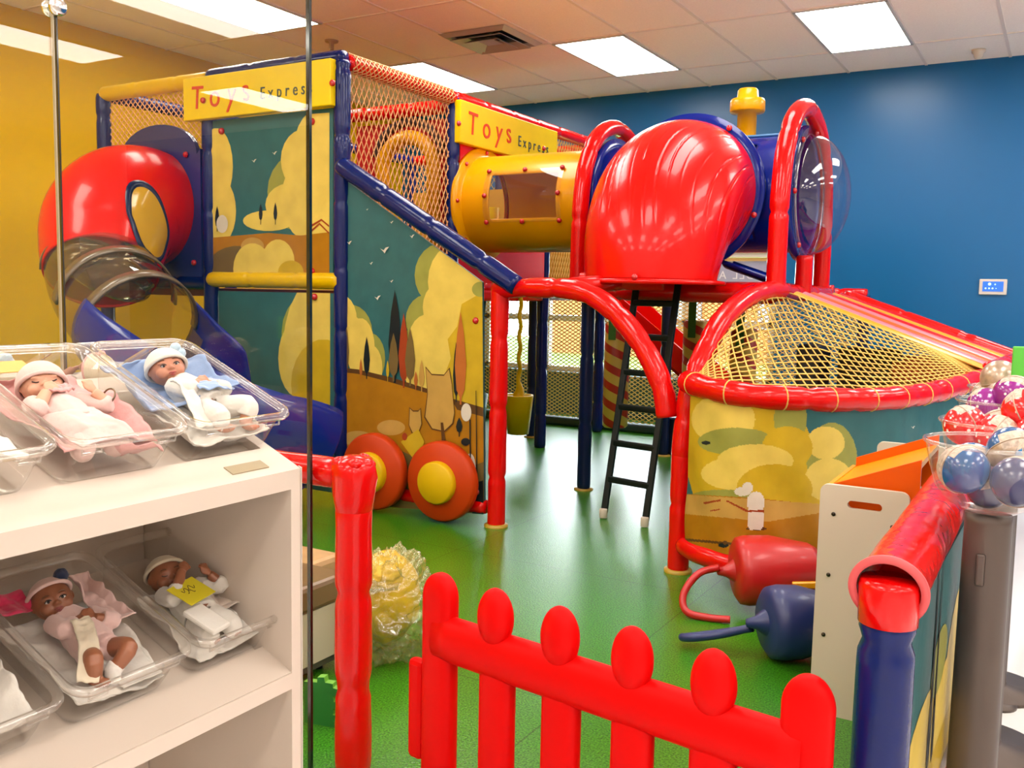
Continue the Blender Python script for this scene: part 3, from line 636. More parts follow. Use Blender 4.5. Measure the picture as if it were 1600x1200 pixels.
# ------------------------------------------------------------------ ladder and the things below the deck
ld = thing('ladder', 'dark green metal ladder leaning up to the red canopy', 'ladder', (-1.96, 4.56, 0))
LB, LT = Vector((-2.09, 4.56, 0)), Vector((-2.07, 4.88, 1.30)); wv = Vector((.262, -.05, 0))
for o in (Vector(), wv):
    MB().bar(LB+o+Vector((0, .01, .03)), LT+o, .036, .026, .006, up=(0, 1, 0)).build('side_rail', BLACKM, ld)
    MB().lathe([(.02, .004), (.022, .012), (.022, .05), (.018, .055), (0, .055)], LB+o, 16).build('foot_cap', P('foot_cap_cream', (.75, .68, .55), .5), ld)
for z in (.21, .405, .60, .79, .985, 1.17):
    t = z/1.30; a = LB.lerp(LT, t)
    MB().bar(a, a+wv, .03, .034, .008).build('rung', BLACKM, ld)
def candy(x, y, z0, z1, r, label, strap=1.24):
    t = thing('punching_bag', label, 'hanging bag', (x, y, z0), None, None)
    m = MATS.get('candy_stripe')
    if not m:
        m, nt, b = _mat('candy_stripe'); N, L = nt.nodes, nt.links; tc = N.new('ShaderNodeTexCoord'); sp = N.new('ShaderNodeSeparateXYZ'); L.new(tc.outputs['Object'], sp.inputs[0])
        def mth(op, a, bb):
            n = N.new('ShaderNodeMath'); n.operation = op
            for i, q in enumerate((a, bb)):
                if isinstance(q, (int, float)): n.inputs[i].default_value = q
                else: L.new(q, n.inputs[i])
            return n.outputs[0]
        an = mth('DIVIDE', mth('ARCTAN2', sp.outputs[1], sp.outputs[0]), 2*PI); k = mth('FRACT', mth('ADD', mth('MULTIPLY', sp.outputs[2], 7.6), mth('MULTIPLY', an, 2.0)), 0)
        g = mth('GREATER_THAN', k, .55); mx = N.new('ShaderNodeMix'); mx.data_type = 'RGBA'; L.new(g, mx.inputs[0])
        mx.inputs[6].default_value = (.72, .50, .09, 1); mx.inputs[7].default_value = (.55, .03, .015, 1); L.new(mx.outputs[2], b.inputs['Base Color']); b.inputs['Roughness'].default_value = .4; MATS['candy_stripe'] = m
    MB().lathe([(0, z0), (r-.015, z0), (r, z0+.015), (r, z1-.015), (r-.015, z1), (0, z1)], (x, y, 0), 32).build('bag', m, t)
    G = P('strap_green', (.07, .26, .03), .6)
    MB().box((x, y-r-.004, (z1-.08+strap)/2), (.055, .006, strap-z1+.16)).build('strap', G, t)
candy(-2.77, 6.2, .25, 1.01, .092, 'red and yellow striped hanging bag left of the ladder')
candy(-2.25, 6.4, .30, 1.04, .092, 'red and yellow striped hanging bag behind the ladder\'s right rail')
candy(-1.86, 6.25, .25, 1.0, .09, 'red and yellow striped hanging bag seen through the ball pit net')
sw = thing('bucket_swing', 'yellow bucket hanging on a yellow rope behind the red post', 'hanging bucket', (-3.44, 5.95, .16))
bk = MB().lathe([(0, .17), (.08, .17), (.11, .45), (.11, .46), (.10, .46), (.085, .445), (0, .44)], (-3.44, 5.95, 0), 32); bk.build('bucket', YELV, sw)
rp = [(-3.44+.006*math.sin(z*40), 5.95+.006*math.cos(z*40), z) for z in np.linspace(.42, 1.25, 60)]
MB().tube(rp, [.045 if z < .45 else (.016+.03*max(0, (.55-z)/.1)) for z in np.linspace(.42, 1.25, 60)], 10).build('rope', YELV, sw)
gb = thing('green_bucket', 'dark green bucket behind the red entrance post', 'bucket', (-3.86, 6.0, .14))
MB().lathe([(0, .14), (.085, .14), (.11, .42), (.1, .42), (0, .41)], (-3.93, 6.1, 0), 28).build('bucket', P('green_vinyl', (.01, .13, .07), .4), gb)
MB().tube([(-3.93, 6.1, .40), (-3.93, 6.25, 1.25)], .014, 8).build('rope', P('green_vinyl', (.01, .13, .07), .4), gb)
rs = thing('straight_slide', 'red straight slide sloping down behind the ladder', 'slide', (-2.9, 7.0, 0))
b = MB(); a_, c_ = Vector((-3.35, 6.85, 1.2)), Vector((-1.95, 6.85, .16)); pr = [(0, .22), (0, .03), (.02, 0), (.38, 0), (.40, .03), (.40, .22)]
b.grid(lambda u, v: (a_.lerp(c_, u).x, 6.85+np.interp(v*5, range(6), [q[0] for q in pr]), a_.lerp(c_, u).z+np.interp(v*5, range(6), [q[1] for q in pr])), 6, 5, sm=False); b.build('chute', REDP, rs, solid=.02)
MB().bar((-2.0, 7.05, 0), (-2.05, 7.05, .26), .05, .3).build('leg', REDP, rs)
cu = thing('foam_cube', 'dark blue foam cube on the floor behind the right red post', 'foam block', (-2.35, 6.85, 0))
MB().box((-2.36, 6.85, .145), (.42, .34, .29), bev=.012).build('cube', P('navy_cube', (.012, .02, .06), .35, coat=.3), cu)
# ------------------------------------------------------------------ netted ball pit
bp = thing('ball_pit', 'rounded netted ball pit with a red padded rim, painted vinyl skirt and striped roof', 'ball pit', (-0.9, 4.6, 0))
ARC = resample(spline([(-1.40, 3.86, 0), (-1.24, 3.72, 0), (-1.05, 3.68, 0), (-.88, 3.80, 0), (-.72, 3.99, 0), (-.59, 4.26, 0), (-.47, 4.65, 0), (-.36, 5.1, 0), (-.30, 5.4, 0), (-.24, 5.9, 0)], 12), .01)
LEN = [0.0]
for a, b in zip(ARC, ARC[1:]): LEN.append(LEN[-1]+(b-a).length)
def arc(u, z=0.0, off=0.0):
    s = u*LEN[-1]; i = int(np.searchsorted(LEN, s)); i = min(max(i, 1), len(ARC)-1)
    t = (s-LEN[i-1])/max(1e-9, LEN[i]-LEN[i-1]); p = ARC[i-1].lerp(ARC[i], t); d = (ARC[min(i+3, len(ARC)-1)]-ARC[max(i-4, 0)]).normalized()
    return (p.x+d.y*off, p.y-d.x*off, z)
post(-1.40, 3.86, 0, .55, RED, bp, ph=.05)
MB().lathe([(.062, 0), (.062, .012), (.045, .016)], (-1.40, 3.86, 0), 24).build('foot_ring', ring, bp)
UP = spline([(-1.40, 3.86, .5), (-1.385, 3.88, .78), (-1.36, 3.97, .95), (-1.345, 4.15, 1.10), (-1.325, 4.42, 1.20), (-1.30, 4.70, 1.245), (-1.27, 4.95, 1.25)], 8)
MB().pad(UP, .05, .19).build('rim_tube', RED, bp)
rzf = lambda u: .85-.05*math.sin(PI*min(1, u/.85))
cord = MB().pad([arc(u, rzf(u)) for u in np.linspace(.0, 1, 90)], .05, .215)
for s in np.arange(.1, LEN[-1], .215):
    u = s/LEN[-1]; p = Vector(arc(u, rzf(u))); d = (Vector(arc(min(1, u+.01), rzf(u)))-p).normalized()
    w_ = d.cross(Vector((0, 0, 1))); cord.tube([p+w_*.049*math.cos(t)+Vector((0, 0, .049*math.sin(t))) for t in np.linspace(0, 2*PI, 17)[:-1]], .004, 5, closed=True, m=1)
cord.build('rim_tube', [RED, NETY], bp)
MB().pad([arc(u, .13) for u in np.linspace(.01, 1, 80)], .042, .3).build('foot_rail', RED, bp)
PITART = [(GOLD, [(1035, 600), (1240, 620), (1300, 760), (1275, 800), (1085, 780)]), (CREAM, circ(1130, 655, 50, 40)), (OLIVE, circ(1235, 655, 26, 40)), (OLIVE, circ(1300, 720, 40, 60)), (OLIVE, circ(1150, 690, 60, 22)), (CREAM, circ(1290, 692, 30, 26)), (GOLD, circ(1230, 700, 40, 34)), (CREAM, circ(1180, 720, 60, 26)),
          (CREAM, circ(1295, 750, 38, 34)), (CREAM, circ(1330, 765, 40, 20)), (CREAM, circ(1150, 740, 55, 26)), (GOLD, circ(1210, 765, 60, 40)), (OLIVE, circ(1130, 775, 50, 10)), (OCHRE, [(1035, 770), (1180, 778), (1290, 790), (1560, 800), (1560, 960), (1035, 900)]), (TAN, [(1035, 770), (1290, 788), (1290, 800), (1200, 815), (1035, 800)]),
          (BROWN, [(1035, 838), (1170, 850), (1290, 862), (1290, 900), (1035, 900)]), (OCHRE, [(1035, 842), (1170, 854), (1290, 868), (1290, 900), (1035, 900)]), (BROWN, circ(1182, 826, 16, 3)), (WHT, [(1169, 793), (1193, 793), (1193, 822), (1189, 828), (1172, 828), (1168, 822)]), (WHT, circ(1181, 785, 14, 17)), (WHT, circ(1160, 768, 13, 7)), (WHT, circ(1168, 762, 8, 9)), (RUST, [(1135, 781), (1168, 797), (1194, 797), (1194, 800), (1166, 800), (1134, 783)]), (RUST, [(1098, 785), (1126, 780), (1126, 783), (1100, 788)]),
          (RUST, [(1110, 797), (1125, 795), (1125, 797), (1110, 799)]), (INKC, circ(1130, 852, 8, 4)), (INKC, circ(1160, 856, 5, 3)), (BROWN, circ(1133, 848, 4, 3)), (INKC, circ(1103, 692, 7, 3)), (WHT, bird(1392, 698, 5)), (WHT, bird(1427, 668, 3)), (BROWN, circ(1255, 858, 4, 2))]
def inside(p, poly):
    c = False; x, y = p
    for i in range(len(poly)):
        (xa, ya), (xb, yb) = poly[i-1], poly[i]
        if (ya > y) != (yb > y) and x < (xb-xa)*(y-ya)/(yb-ya)+xa: c = not c
    return c
ABOX = [(c, q, min(a for a, b in q), max(a for a, b in q), min(b for a, b in q), max(b for a, b in q)) for c, q in PITART]
UM = .70
def pit(u, v):
    z = .17+(rzf(u*UM)-.19)*v; w = .006*math.sin(u*60+v*9)*(1-v)+.008*math.sin(v*14+u*23)*v*(1-v)
    return arc(.03+u*UM, z, .012+w)
def pitc(u, v):
    x, y = proj(pit(u, v)); r = TEAL
    for c, q, x0, x1, y0, y1 in ABOX:
        if x0 <= x <= x1 and y0 <= y <= y1 and inside((x, y), q): r = c
    return r
b = MB(); b.grid(pit, 480, 190, mf=pitc); b.build('mural_skirt', MURAL, bp)
# net from the rim up to the raised tube and the roof edge
RF0, RF1 = Vector((-1.20, 4.85, 1.235)), Vector((-.31, 5.22, .87))
UPN = resample([p for p in UP if p.z > .80], .02)
nu_ = len(UPN)
def top_edge(u):
    if u < .42: q = UPN[min(nu_-1, int(u/.42*(nu_-1)))]; return q
    return RF0.lerp(RF1, (u-.42)/.58)
def pnet(u, v):
    a = Vector(arc(.01+.86*u**1.15, rzf(.86*u**1.15)+.01)); b = Vector(top_edge(u)); p = a.lerp(b, v); p.z -= .05*math.sin(PI*v)*math.sin(PI*min(1, u*1.2)); return p
a = MB(); ku, kv = 48, 16
for i in range(ku+1): a.strand([pnet(i/ku, j/11) for j in range(12)], .004)
for j in range(kv+1): a.strand([pnet(i/60, j/kv) for i in range(61)], .004)
a.build('net', NETY, bp)
RB0, RB1 = Vector((-1.16, 5.92, 1.235)), Vector((-.20, 5.92, .90))
cols = [YELP, P('stripe_pink', (.80, .22, .28), .35, coat=.3), REDP, ORGP, YELP, P('stripe_pale', (.85, .50, .50), .35), REDP]
b = MB(); K = 14; seq = [0, 5, 1, 2, 3, 0, 1, 2, 2, 3, 0, 0, 2, 2]
b.grid(lambda u, v: RF0.lerp(RB0, u).lerp(RF1.lerp(RB1, u), v)+Vector((0, 0, .014*abs(math.sin(u*PI*7)))), K*6, 6, mf=lambda u, v: seq[min(K-1, int(u*K))]); b.build('striped_roof', cols, bp)
rail(RB0, RB1, RED, bp, .04, 'roof_rail'); rail(RF1, RB1, RED, bp, .045, 'roof_rail')
MB().box((-.52, 5.86, .30), (.55, .03, .5)).build('back_panel', P('pit_back_olive', (.30, .24, .03), .5), bp); MB().box((-.98, 5.86, .5), (.36, .03, .85)).build('back_panel', P('pit_back_brown', (.07, .04, .015), .5), bp); MB().box((-.52, 5.87, .72), (.55, .03, .35)).build('back_panel', P('pit_orange', (.75, .11, .01), .5), bp)  # upper orange panel stands in for the lit underside of the roof
MB().box((-.80, 5.84, .45), (.10, .03, .8)).build('back_strip', P('pit_orange', (.65, .10, .01), .5), bp)
MB().box((-1.25, 5.6, .5), (.14, .30, .9), bev=.03).build('dark_pad', P('dark_pad', (.03, .02, .025), .5), bp)
MB().box((-.72, 5.5, .38), (.2, .3, .76), bev=.03).build('yellow_pad', YELV, bp)
rnd = random.Random(3)
# ------------------------------------------------------------------ spiral slide behind the glass
ss = thing('spiral_slide', 'spiral slide with red dome entrance, clear chute and blue curved end, seen through the glass', 'slide', (-5.0, 3.7, 0))
SX, SZ = -5.03, 1.70
fp = []; pn = [(TX0+.07, DK), (TX1-.05, DK), (TX1-.05, 2.05)]
pn += [(SX+.36*math.cos(t)+.04, 2.02+.20*math.sin(t)) for t in np.linspace(.0, PI, 17)] + [(TX0+.07, 2.05)]
MB().prism([(x, TY0-.03, z) for x, z in pn], (0, .03, 0)).build('entry_panel', P('slide_panel_blue', (.018, .035, .20), .3, coat=.3), ss)
bolts(ss, [(-4.72, TY0-.035, 2.02), (-4.66, TY0-.035, 1.36)], (0, -1, 0), .018)
def sweep(path, prof, m=0, up=Vector((0, 0, 1))):
    """profile (side, up) carried along a path, kept upright"""
    p = [Vector(q) for q in path]; b = MB(); n = len(p)
    def fn(u, v):
        i = min(n-1, int(round(u*(n-1)))); t = (p[min(i+1, n-1)]-p[max(i-1, 0)]).normalized(); s = t.cross(up).normalized(); w = s.cross(t)
        q = prof(u, v); return p[i]+s*q[0]+w*q[1]
    return b, fn, n
HP = spline([(SX, 4.03, SZ), (SX+.01, 3.90, SZ), (SX+.03, 3.76, SZ-.04), (SX+.08, 3.63, SZ-.14), (SX+.15, 3.54, SZ-.28), (SX+.24, 3.46, SZ-.42)], 10)
b, fn, n = sweep(HP, lambda u, v: ((.355+.045*math.sin(PI*u)-.05*u)*math.cos(2*PI*v), (.355+.045*math.sin(PI*u)-.05*u)*math.sin(2*PI*v)))
b.grid(fn, n-1, 48, wrapv=True); b.build('red_hood', REDP, ss, solid=.012)
best = min(((math.hypot(proj(fn(u, v))[0]-238, proj(fn(u, v))[1]-352)+(0 if (Vector(fn(u, v))-Vector(CAM)).length < (HP[int(u*(n-1))]-Vector(CAM)).length-.1 else 999), u, v) for u in np.linspace(.2, .95, 30) for v in np.linspace(0, 1, 60)))
_, u, v = best; wc = Vector(fn(u, v)); wn = (wc-HP[int(round(u*(n-1)))]).normalized()
fh, nh = fn, n
def hp(u, v, o):
    x = min(max(u, 0), .999)*(nh-1); i = int(x); k = x-i; a = Vector(fh(i/(nh-1), v)).lerp(Vector(fh((i+1)/(nh-1), v)), k); c = HP[i].lerp(HP[i+1], k); return a+(a-c).normalized()*o
def oval(r, a, o): return hp(best[1]+.26*r*math.cos(a), best[2]+.075*r*math.sin(a), o)
b = MB(); b.grid(lambda q, t: oval(.86*q, 2*PI*t, .016), 8, 40, wrapv=True); b.build('hood_window', P('window_amber', (.75, .42, .03), .15, coat=.3), ss)
b = MB(); b.grid(lambda q, t: oval(.84+.20*q, 2*PI*t, .012+.012*math.sin(PI*q)), 4, 40, wrapv=True); b.build('hood_window_rim', NAVYM, ss)
SP = spline([HP[-4], HP[-1], (-4.56, 3.35, 1.16), (-4.26, 3.26, 1.02), (-3.98, 3.22, .88), (-3.70, 3.26, .72), (-3.54, 3.42, .56), (-3.50, 3.66, .44)], 10)
k1 = 34
b, fn, n = sweep(SP[:k1], lambda u, v: (.30*math.cos(PI*v), .30*math.sin(PI*v))); b.grid(fn, n-1, 24); b.build('clear_cover', CHUTE, ss)
for i in (6, 22, k1-3):
    b, fn, n = sweep(SP[i:i+3], lambda u, v: (.315*math.cos(PI*v), .315*math.sin(PI*v))); b.grid(fn, n-1, 24)
    b.build('joint_band', P('joint_band', (.16, .11, .07), .3, coat=.3), ss, solid=.012)
b, fn, n = sweep(SP[:k1+4], lambda u, v: (.30*math.cos(PI+PI*v), .30*math.sin(PI+PI*v))); b.grid(fn, n-1, 24); b.build('clear_trough', CHUTE, ss)
b, fn, n = sweep(SP[k1-3:], lambda u, v: ((.325+.03*u)*math.cos(PI*.84+PI*1.32*v), (.32)*math.sin(PI*.84+PI*1.32*v))); b.grid(fn, n-1, 24); b.build('blue_trough', BLUEP, ss, solid=.014)
b = MB(); b.lathe([(0, 0), (.24, .0), (.29, .03), (.30, .06), (.29, .05), (.24, .02), (0, .015)], (-3.70, 3.60, .32), 48, axis_to((.85, -.42, .25))); b.build('end_dish', BLUEP, ss)
MB().tube([(-3.56, 3.5, 0), (-3.56, 3.5, .26)], .05, 16).build('support_leg', BLUEP, ss); MB().tube([(-4.95, 3.55, 0), (-4.95, 3.55, 1.0)], .035, 12).build('support_leg', NAVYM, ss)
rim_pts = [p+Vector((0, 0, .03)) for p in [Vector(q) for q in SP[28:]]]
# ------------------------------------------------------------------ fence and gate in front
fl_ = thing('fence_post', 'tall red padded fence post with a rail running left behind the glass', 'fence', (-1.47, 1.745, 0))
MB().pad([(-1.47, 1.745, 0), (-1.47, 1.745, .70)], .046, .235, 24, wr=.08).build('post', RED, fl_)
hd = MB(); hd.tube([(-1.47, 1.745, z) for z in (.665, .68, .72, .76, .79, .805, .815)], [.038, .046, .052, .055, .054, .042, .02], 28)
for i, q in enumerate(hd.v): hd.v[i] = tuple(Vector(q)+Vector((1, 1, .6))*.006*noise.noise(Vector(q)*45)*(1 if q[2] > .74 else .3))
for i in range(8): a = 2*PI*i/8; hd.ell((-1.47+.036*math.cos(a), 1.745+.036*math.sin(a), .795+.006*math.sin(5*a)), (.018, .018, .014), None, 10, 8)
hd.build('post_head', RED, fl_); MB().pad([(-1.50, 1.745, .765), (-1.9, 1.752, .762), (-2.9, 1.76, .755)], .038, .6, wr=.1).build('rail', RED, fl_); MB().pad([(-2.9, 1.76, 0), (-2.9, 1.76, .80)], .046, .235, 20).build('post', RED, fl_)
gt = thing('picket_gate', 'low red plastic picket gate standing across the entrance', 'gate', (-.74, 1.59, 0))
G0, G1 = Vector((-1.146, 1.655, 0)), Vector((-.322, 1.535, 0)); gd = (G1-G0).normalized(); gn = Vector((gd.y, -gd.x, 0))
if gn.y > 0: gn = -gn
def capsule(mb, c, r, z0, z1, thick):
    """flat upright board with a domed top and rounded faces"""
    N = 20
    def fn(u, v):
        s = -1+2*v if False else 0; return None
    R = Matrix((gd, gn, Vector((0, 0, 1)))).transposed(); zs = [z0, z0+.01]+list(np.linspace(z0+.03, z1-r*1.25, 6))+[z1-r*1.25+r*1.25*math.sin(t) for t in np.linspace(.12, PI/2, 9)]
    rr = [.8, 1]+[1]*6+[max(.02, math.cos(t)) for t in np.linspace(.12, PI/2, 9)]; vs = []
    for z, k in zip(zs, rr):
        for j in range(N):
            a = 2*PI*j/N; cx, sx = math.cos(a), math.sin(a)
            vs.append(Vector(c)+gd*(r*k*math.copysign(abs(cx)**.7, cx))+gn*(thick*k**.6*math.copysign(abs(sx)**.7, sx))+Vector((0, 0, z)))
    fs = []
    for i in range(len(zs)-1):
        for j in range(N): fs.append([i*N+j, i*N+(j+1) % N, (i+1)*N+(j+1) % N, (i+1)*N+j])
    fs += [list(range(N))[::-1], [(len(zs)-1)*N+j for j in range(N)]]
    mb.add(vs, fs, 0); return mb
for i in range(6):
    c = G0.lerp(G1, i/5); b = MB(); end = i in (0, 5)
    capsule(b, c, .044, .02, .60 if end else .47, .026 if end else .022)
    if not end: b.ell(c+gn*.010+Vector((0, 0, .540)), (.043, .032, .064), Matrix((gd, gn, Vector((0, 0, 1)))).transposed(), 24, 16)
    b.build('picket', GATE, gt)
def grail(z, r):
    b = MB(); R = []
    for t in np.linspace(0, 1, 20): R.append(G0.lerp(G1, t)+Vector((0, 0, z)))
    b.tube(R, r, 20)
    for i, q in enumerate(b.v):
        q = Vector(q); base = G0+gd*(q-G0).dot(gd); d = (q-base); k = d.dot(gn); b.v[i] = tuple(q+gn*(k*-.38+.004))
    b.build('rail', GATE, gt)
grail(.458, .052); grail(.10, .05)
b = MB(); c = G0-gd*.066; b.box((c.x, c.y, .27), (.045, .03, .235), R=Matrix((gd, gn, Vector((0, 0, 1)))).transposed(), bev=.012); b.box((c.x+gd.x*.02, c.y+gd.y*.02, .27), (.03, .02, .15), R=Matrix((gd, gn, Vector((0, 0, 1)))).transposed(), bev=.004); b.build('hinge_plate', GATE, gt)
rf = thing('side_fence', 'low fence with a thick red padded rail, navy posts and painted panels at the right', 'fence', (-.26, 2.2, 0))
FX = -.218; RZ = .745
MB().pad([(FX, 1.61, 0), (FX, 1.61, .70)], .046, .69, 28, wr=.02, ph=.03).build('post', NAVY, rf)
MB().pad([(FX+.012, 2.75, 0), (FX+.012, 2.75, .69)], .04, .5, 20).build('post', NAVY, rf)
MB().lathe([(.04, .685), (.047, .688), (.049, .75), (.046, .762), (0, .764)], (FX, 1.61, 0), 32).build('post_cap', RED, rf)
b = MB(); pts = [(FX, y, .795) for y in np.linspace(1.60, 2.80, 70)]
def railf(u, v):
    y = 1.60+1.19*u; a = PI*(-.22)+PI*1.44*v; k = 1+.05*noise.noise(Vector((u*9, v*5, 1)))+.12*math.exp(-u*22)+.02*noise.noise(Vector((u*40, v*14, 4)))
    r = .055*k; return (FX+r*math.cos(a), y-.02*math.sin(a)*math.exp(-u*30), RZ+r*math.sin(a))
b.grid(railf, 150, 60); b.build('padded_rail', REDR, rf)
b = MB(); b.grid(lambda u, v: (FX+(.050+.013*v)*math.cos(PI*(-.22)+PI*1.44*u), 1.598-.02*math.sin(PI*(-.22)+PI*1.44*u), RZ+(.050+.013*v)*math.sin(PI*(-.22)+PI*1.44*u)), 30, 2); b.build('foam_edge', PINK, rf, solid=.008)
MB().tube([(FX, 1.68, RZ), (FX, 2.75, RZ)], .030, 16).build('inner_pipe', RED, rf)
MB().pad([(FX+.01, 1.66, .07), (FX+.016, 2.72, .07)], .04, .3, wr=.1).build('foot_rail', RED, rf)
def sidepanel(y0, y1, x0, x1, layers):
    b = MB(); d = Vector((x1-x0, y1-y0, 0)); n_ = Vector((d.y, -d.x, 0)).normalized(); o = Vector((x0, y0, .12)); H = .57
    b.prism([o, o+d, o+d+Vector((0, 0, H)), o+Vector((0, 0, H))], -n_*.012, m=TEAL)
    for side in (n_, ):
        paint(b, [(0, 0), (1, 0), (1, 1), (0, 1)], lambda u, v: o+d*u+Vector((0, 0, H*v)), layers, side)
    b.build('mural_panel', MURAL, rf)
SL = [(CREAM, circ(.2, .35, .3, .25)), (CREAM, circ(.75, .45, .22, .3)), (CREAM, circ(.55, .3, .25, .25)), (OLIVE, circ(.4, .62, .12, .12)), (GOLD, [(0, 0), (1, 0), (1, .25), (0, .3)]), (INKC, leaf(.3, .62, .25, .05)), (INKC, leaf(.36, .55, .25, .04)), (UMBER, [(0, 0), (.9, 0), (.7, .1), (0, .14)]), (BROWN, circ(.85, .5, .05, .05)), (INKC, circ(.9, .42, .04, .05))]
sidepanel(1.66, 2.70, FX+.034, FX+.05, SL); sidepanel(2.78, 3.75, FX+.06, FX+.12, [(CREAM, circ(.1, .2, .35, .55)), (CREAM, circ(.6, .3, .4, .5)), (GOLD, [(0, 0), (1, 0), (1, .2), (0, .25)])])
MB().box((FX+.02, 2.76, RZ+.01), (.10, .08, .05), bev=.02).build('rail_cap', P('grey_plastic_cap', (.28, .27, .27), .35), rf)

# ------------------------------------------------------------------ soft toys, storage rack, bench, bag
def buoy(name, label, c, d, mat, R, Ln, loop):
    t = thing(name, label, 'soft toy', (c[0], c[1], 0)); A = axis_to(d); b = MB()
    b.lathe([(0, 0), (R*.75, .004), (R*.95, .02), (R, .05), (R*.98, Ln*.45), (R*.72, Ln*.92), (R*.6, Ln), (0, Ln+.01)], c, 36, A); b.build('body', mat, t)
    d = Vector(d).normalized(); s = Vector(c); lp = MB()
    lp.tube(spline([Vector(q) for q in loop], 8), .014, 12); lp.build('handle', mat, t)
    k = MB(); k.lathe([(.05, .01), (.022, -.03), (.014, -.06), (0, -.065)], c, 20, A); k.build('neck', mat, t); return t
rb = buoy('soft_buoy', 'red vinyl buoy toy lying on the floor by the ball pit', (-1.045, 3.50, .155), (.86, .5, .06), P('buoy_red', (.62, .008, .01), .4, coat=.15), .135, .32, [(-1.09, 3.46, .17), (-1.15, 3.40, .15), (-1.185, 3.34, .08), (-1.16, 3.31, .025), (-1.08, 3.32, .014), (-1.0, 3.34, .016)])
bb = buoy('soft_buoy', 'navy blue vinyl buoy toy lying in front of the red one', (-.80, 3.06, .13), (.80, .6, .0), P('buoy_navy', (.012, .03, .16), .45, coat=.15), .125, .26, [(-.84, 3.04, .11), (-.93, 3.02, .075), (-1.02, 3.0, .05), (-1.07, 3.02, .035), (-1.05, 3.06, .03), (-.95, 3.07, .06), (-.84, 3.07, .10)])
yh = thing('yellow_handle', 'small yellow handle beside the white rack and the red buoy', 'toy', (-.74, 3.32, .0))
b = MB(); b.bar((-.77, 3.30, .20), (-.68, 3.33, .21), .022, .022, .004); b.bar((-.675, 3.33, .0), (-.675, 3.33, .26), .02, .02, .004); b.build('handle', YELP, yh)
rk = thing('toy_rack', 'white storage rack with tilted orange and yellow trays by the side fence', 'storage rack', (-.45, 3.2, 0))
def rpanel(y):
    b = MB(); w0, w1, H = -.575, -.335, .685; bm = bmesh.new()
    def rr(x0, x1, z0, z1, r, k=6):
        return [(cx+r*math.cos(a0+PI/2*i/k), cz+r*math.sin(a0+PI/2*i/k)) for cx, cz, a0 in ((x1-r, z1-r, 0), (x0+r, z1-r, PI/2), (x0+r, z0+r, PI), (x1-r, z0+r, 1.5*PI)) for i in range(k+1)]
    out = rr(w0, w1, 0.0, H, .022); hol = rr(-.498, -.405, .622, .645, .0112); n = len(out)
    V = []
    for yy in (y, y+.016): V += [(x, yy, z) for x, z in out]+[(x, yy, z) for x, z in hol]
    F = []
    for s_ in (0, 2*n):
        for i in range(n): F.append([s_+i, s_+(i+1) % n, s_+n+(i+1) % n, s_+n+i])
    for i in range(n): F.append([i, (i+1) % n, 2*n+(i+1) % n, 2*n+i]); F.append([n+i, n+(i+1) % n, 3*n+(i+1) % n, 3*n+i])
    b.add(V, F, 0, False); p = b.build('side_panel', CREAMB, rk)
    for x, z in ((-.535, .60), (-.375, .585), (-.54, .42), (-.545, .24), (-.37, .4)):
        MB().lathe([(0, 0), (.006, 0), (.006, .002), (0, .0025)], (x, y-.0005, z), 14, axis_to((0, -1, 0))).build('screw', P('screw_dark', (.05, .035, .02), .4, metal=.6), rk)
rpanel(2.75); rpanel(3.70)
def trayb(z, y0, y1):
    """bin tilted down to the left"""
    b = MB(); x0, x1 = -.56, -.315; dz = .10
    c = lambda x, h: z+(x-x0)/(x1-x0)*dz+h
    for y in (y0, y1):
        h = 0.0 if y == y0 else .022; b.prism([(x0, y, c(x0, -.10)), (x1, y, c(x1, -.14)), (x1, y, c(x1, h)), (x0, y, c(x0, h))], (0, .012, 0), m=0)
    b.prism([(x0, y0+.012, c(x0, -.025)), (x1, y0+.012, c(x1, -.025)), (x1, y0+.012, c(x1, -.008)), (x0, y0+.012, c(x0, -.008))], (0, y1-y0-.012, 0), m=1)
    if 0: b.prism([(x1-.004, y0+.012, c(x1, -.06)), (x1+.012, y0+.012, c(x1, -.06)), (x1+.02, y0+.012, c(x1, .04)), (x1+.006, y0+.012, c(x1, .04))], (0, y1-y0-.012, 0), m=1)
    b.prism([(x0-.012, y0, c(x0, -.05)), (x0, y0, c(x0, -.05)), (x0, y0, c(x0, -.005)), (x0-.012, y0, c(x0, -.005))], (0, y1-y0+.012, 0), m=1)
    b.build('tray', [ORGP, YELP], rk)
trayb(.675, 2.79, 3.20); trayb(.35, 2.79, 3.20)
bn_ = thing('bench', 'low white bench with a brown padded seat behind the red fence post', 'bench', (-2.1, 2.0, 0))
MB().box((-2.12, 1.98, .14), (.36, .56, .17)).build('body', P('bench_cream', (.72, .62, .46), .4), bn_)
MB().box((-2.12, 1.98, .045), (.34, .54, .03)).build('plinth', P('bench_plinth', (.10, .085, .06), .5), bn_)
for x, y in ((-2.0, 2.2), (-2.0, 1.78), (-2.24, 2.2), (-2.24, 1.78)): MB().lathe([(.015, 0), (.015, .04)], (x, y, 0), 12).build('leg', BLACKM, bn_)
MB().box((-2.12, 1.98, .27), (.385, .585, .085), bev=.015).build('seat_cushion', P('brown_leatherette', (.22, .13, .055), .35, coat=.2), bn_)
MB().box((-2.5, 2.42, .12), (.5, .4, .24), bev=.02).build('tan_block', P('tan_wood', (.6, .36, .16), .5, var=(8, .15)), bn_)
bg = thing('plastic_bag', 'clear plastic bag of yellow foam pieces on the floor behind the red post', 'bag', (-1.86, 2.42, 0))
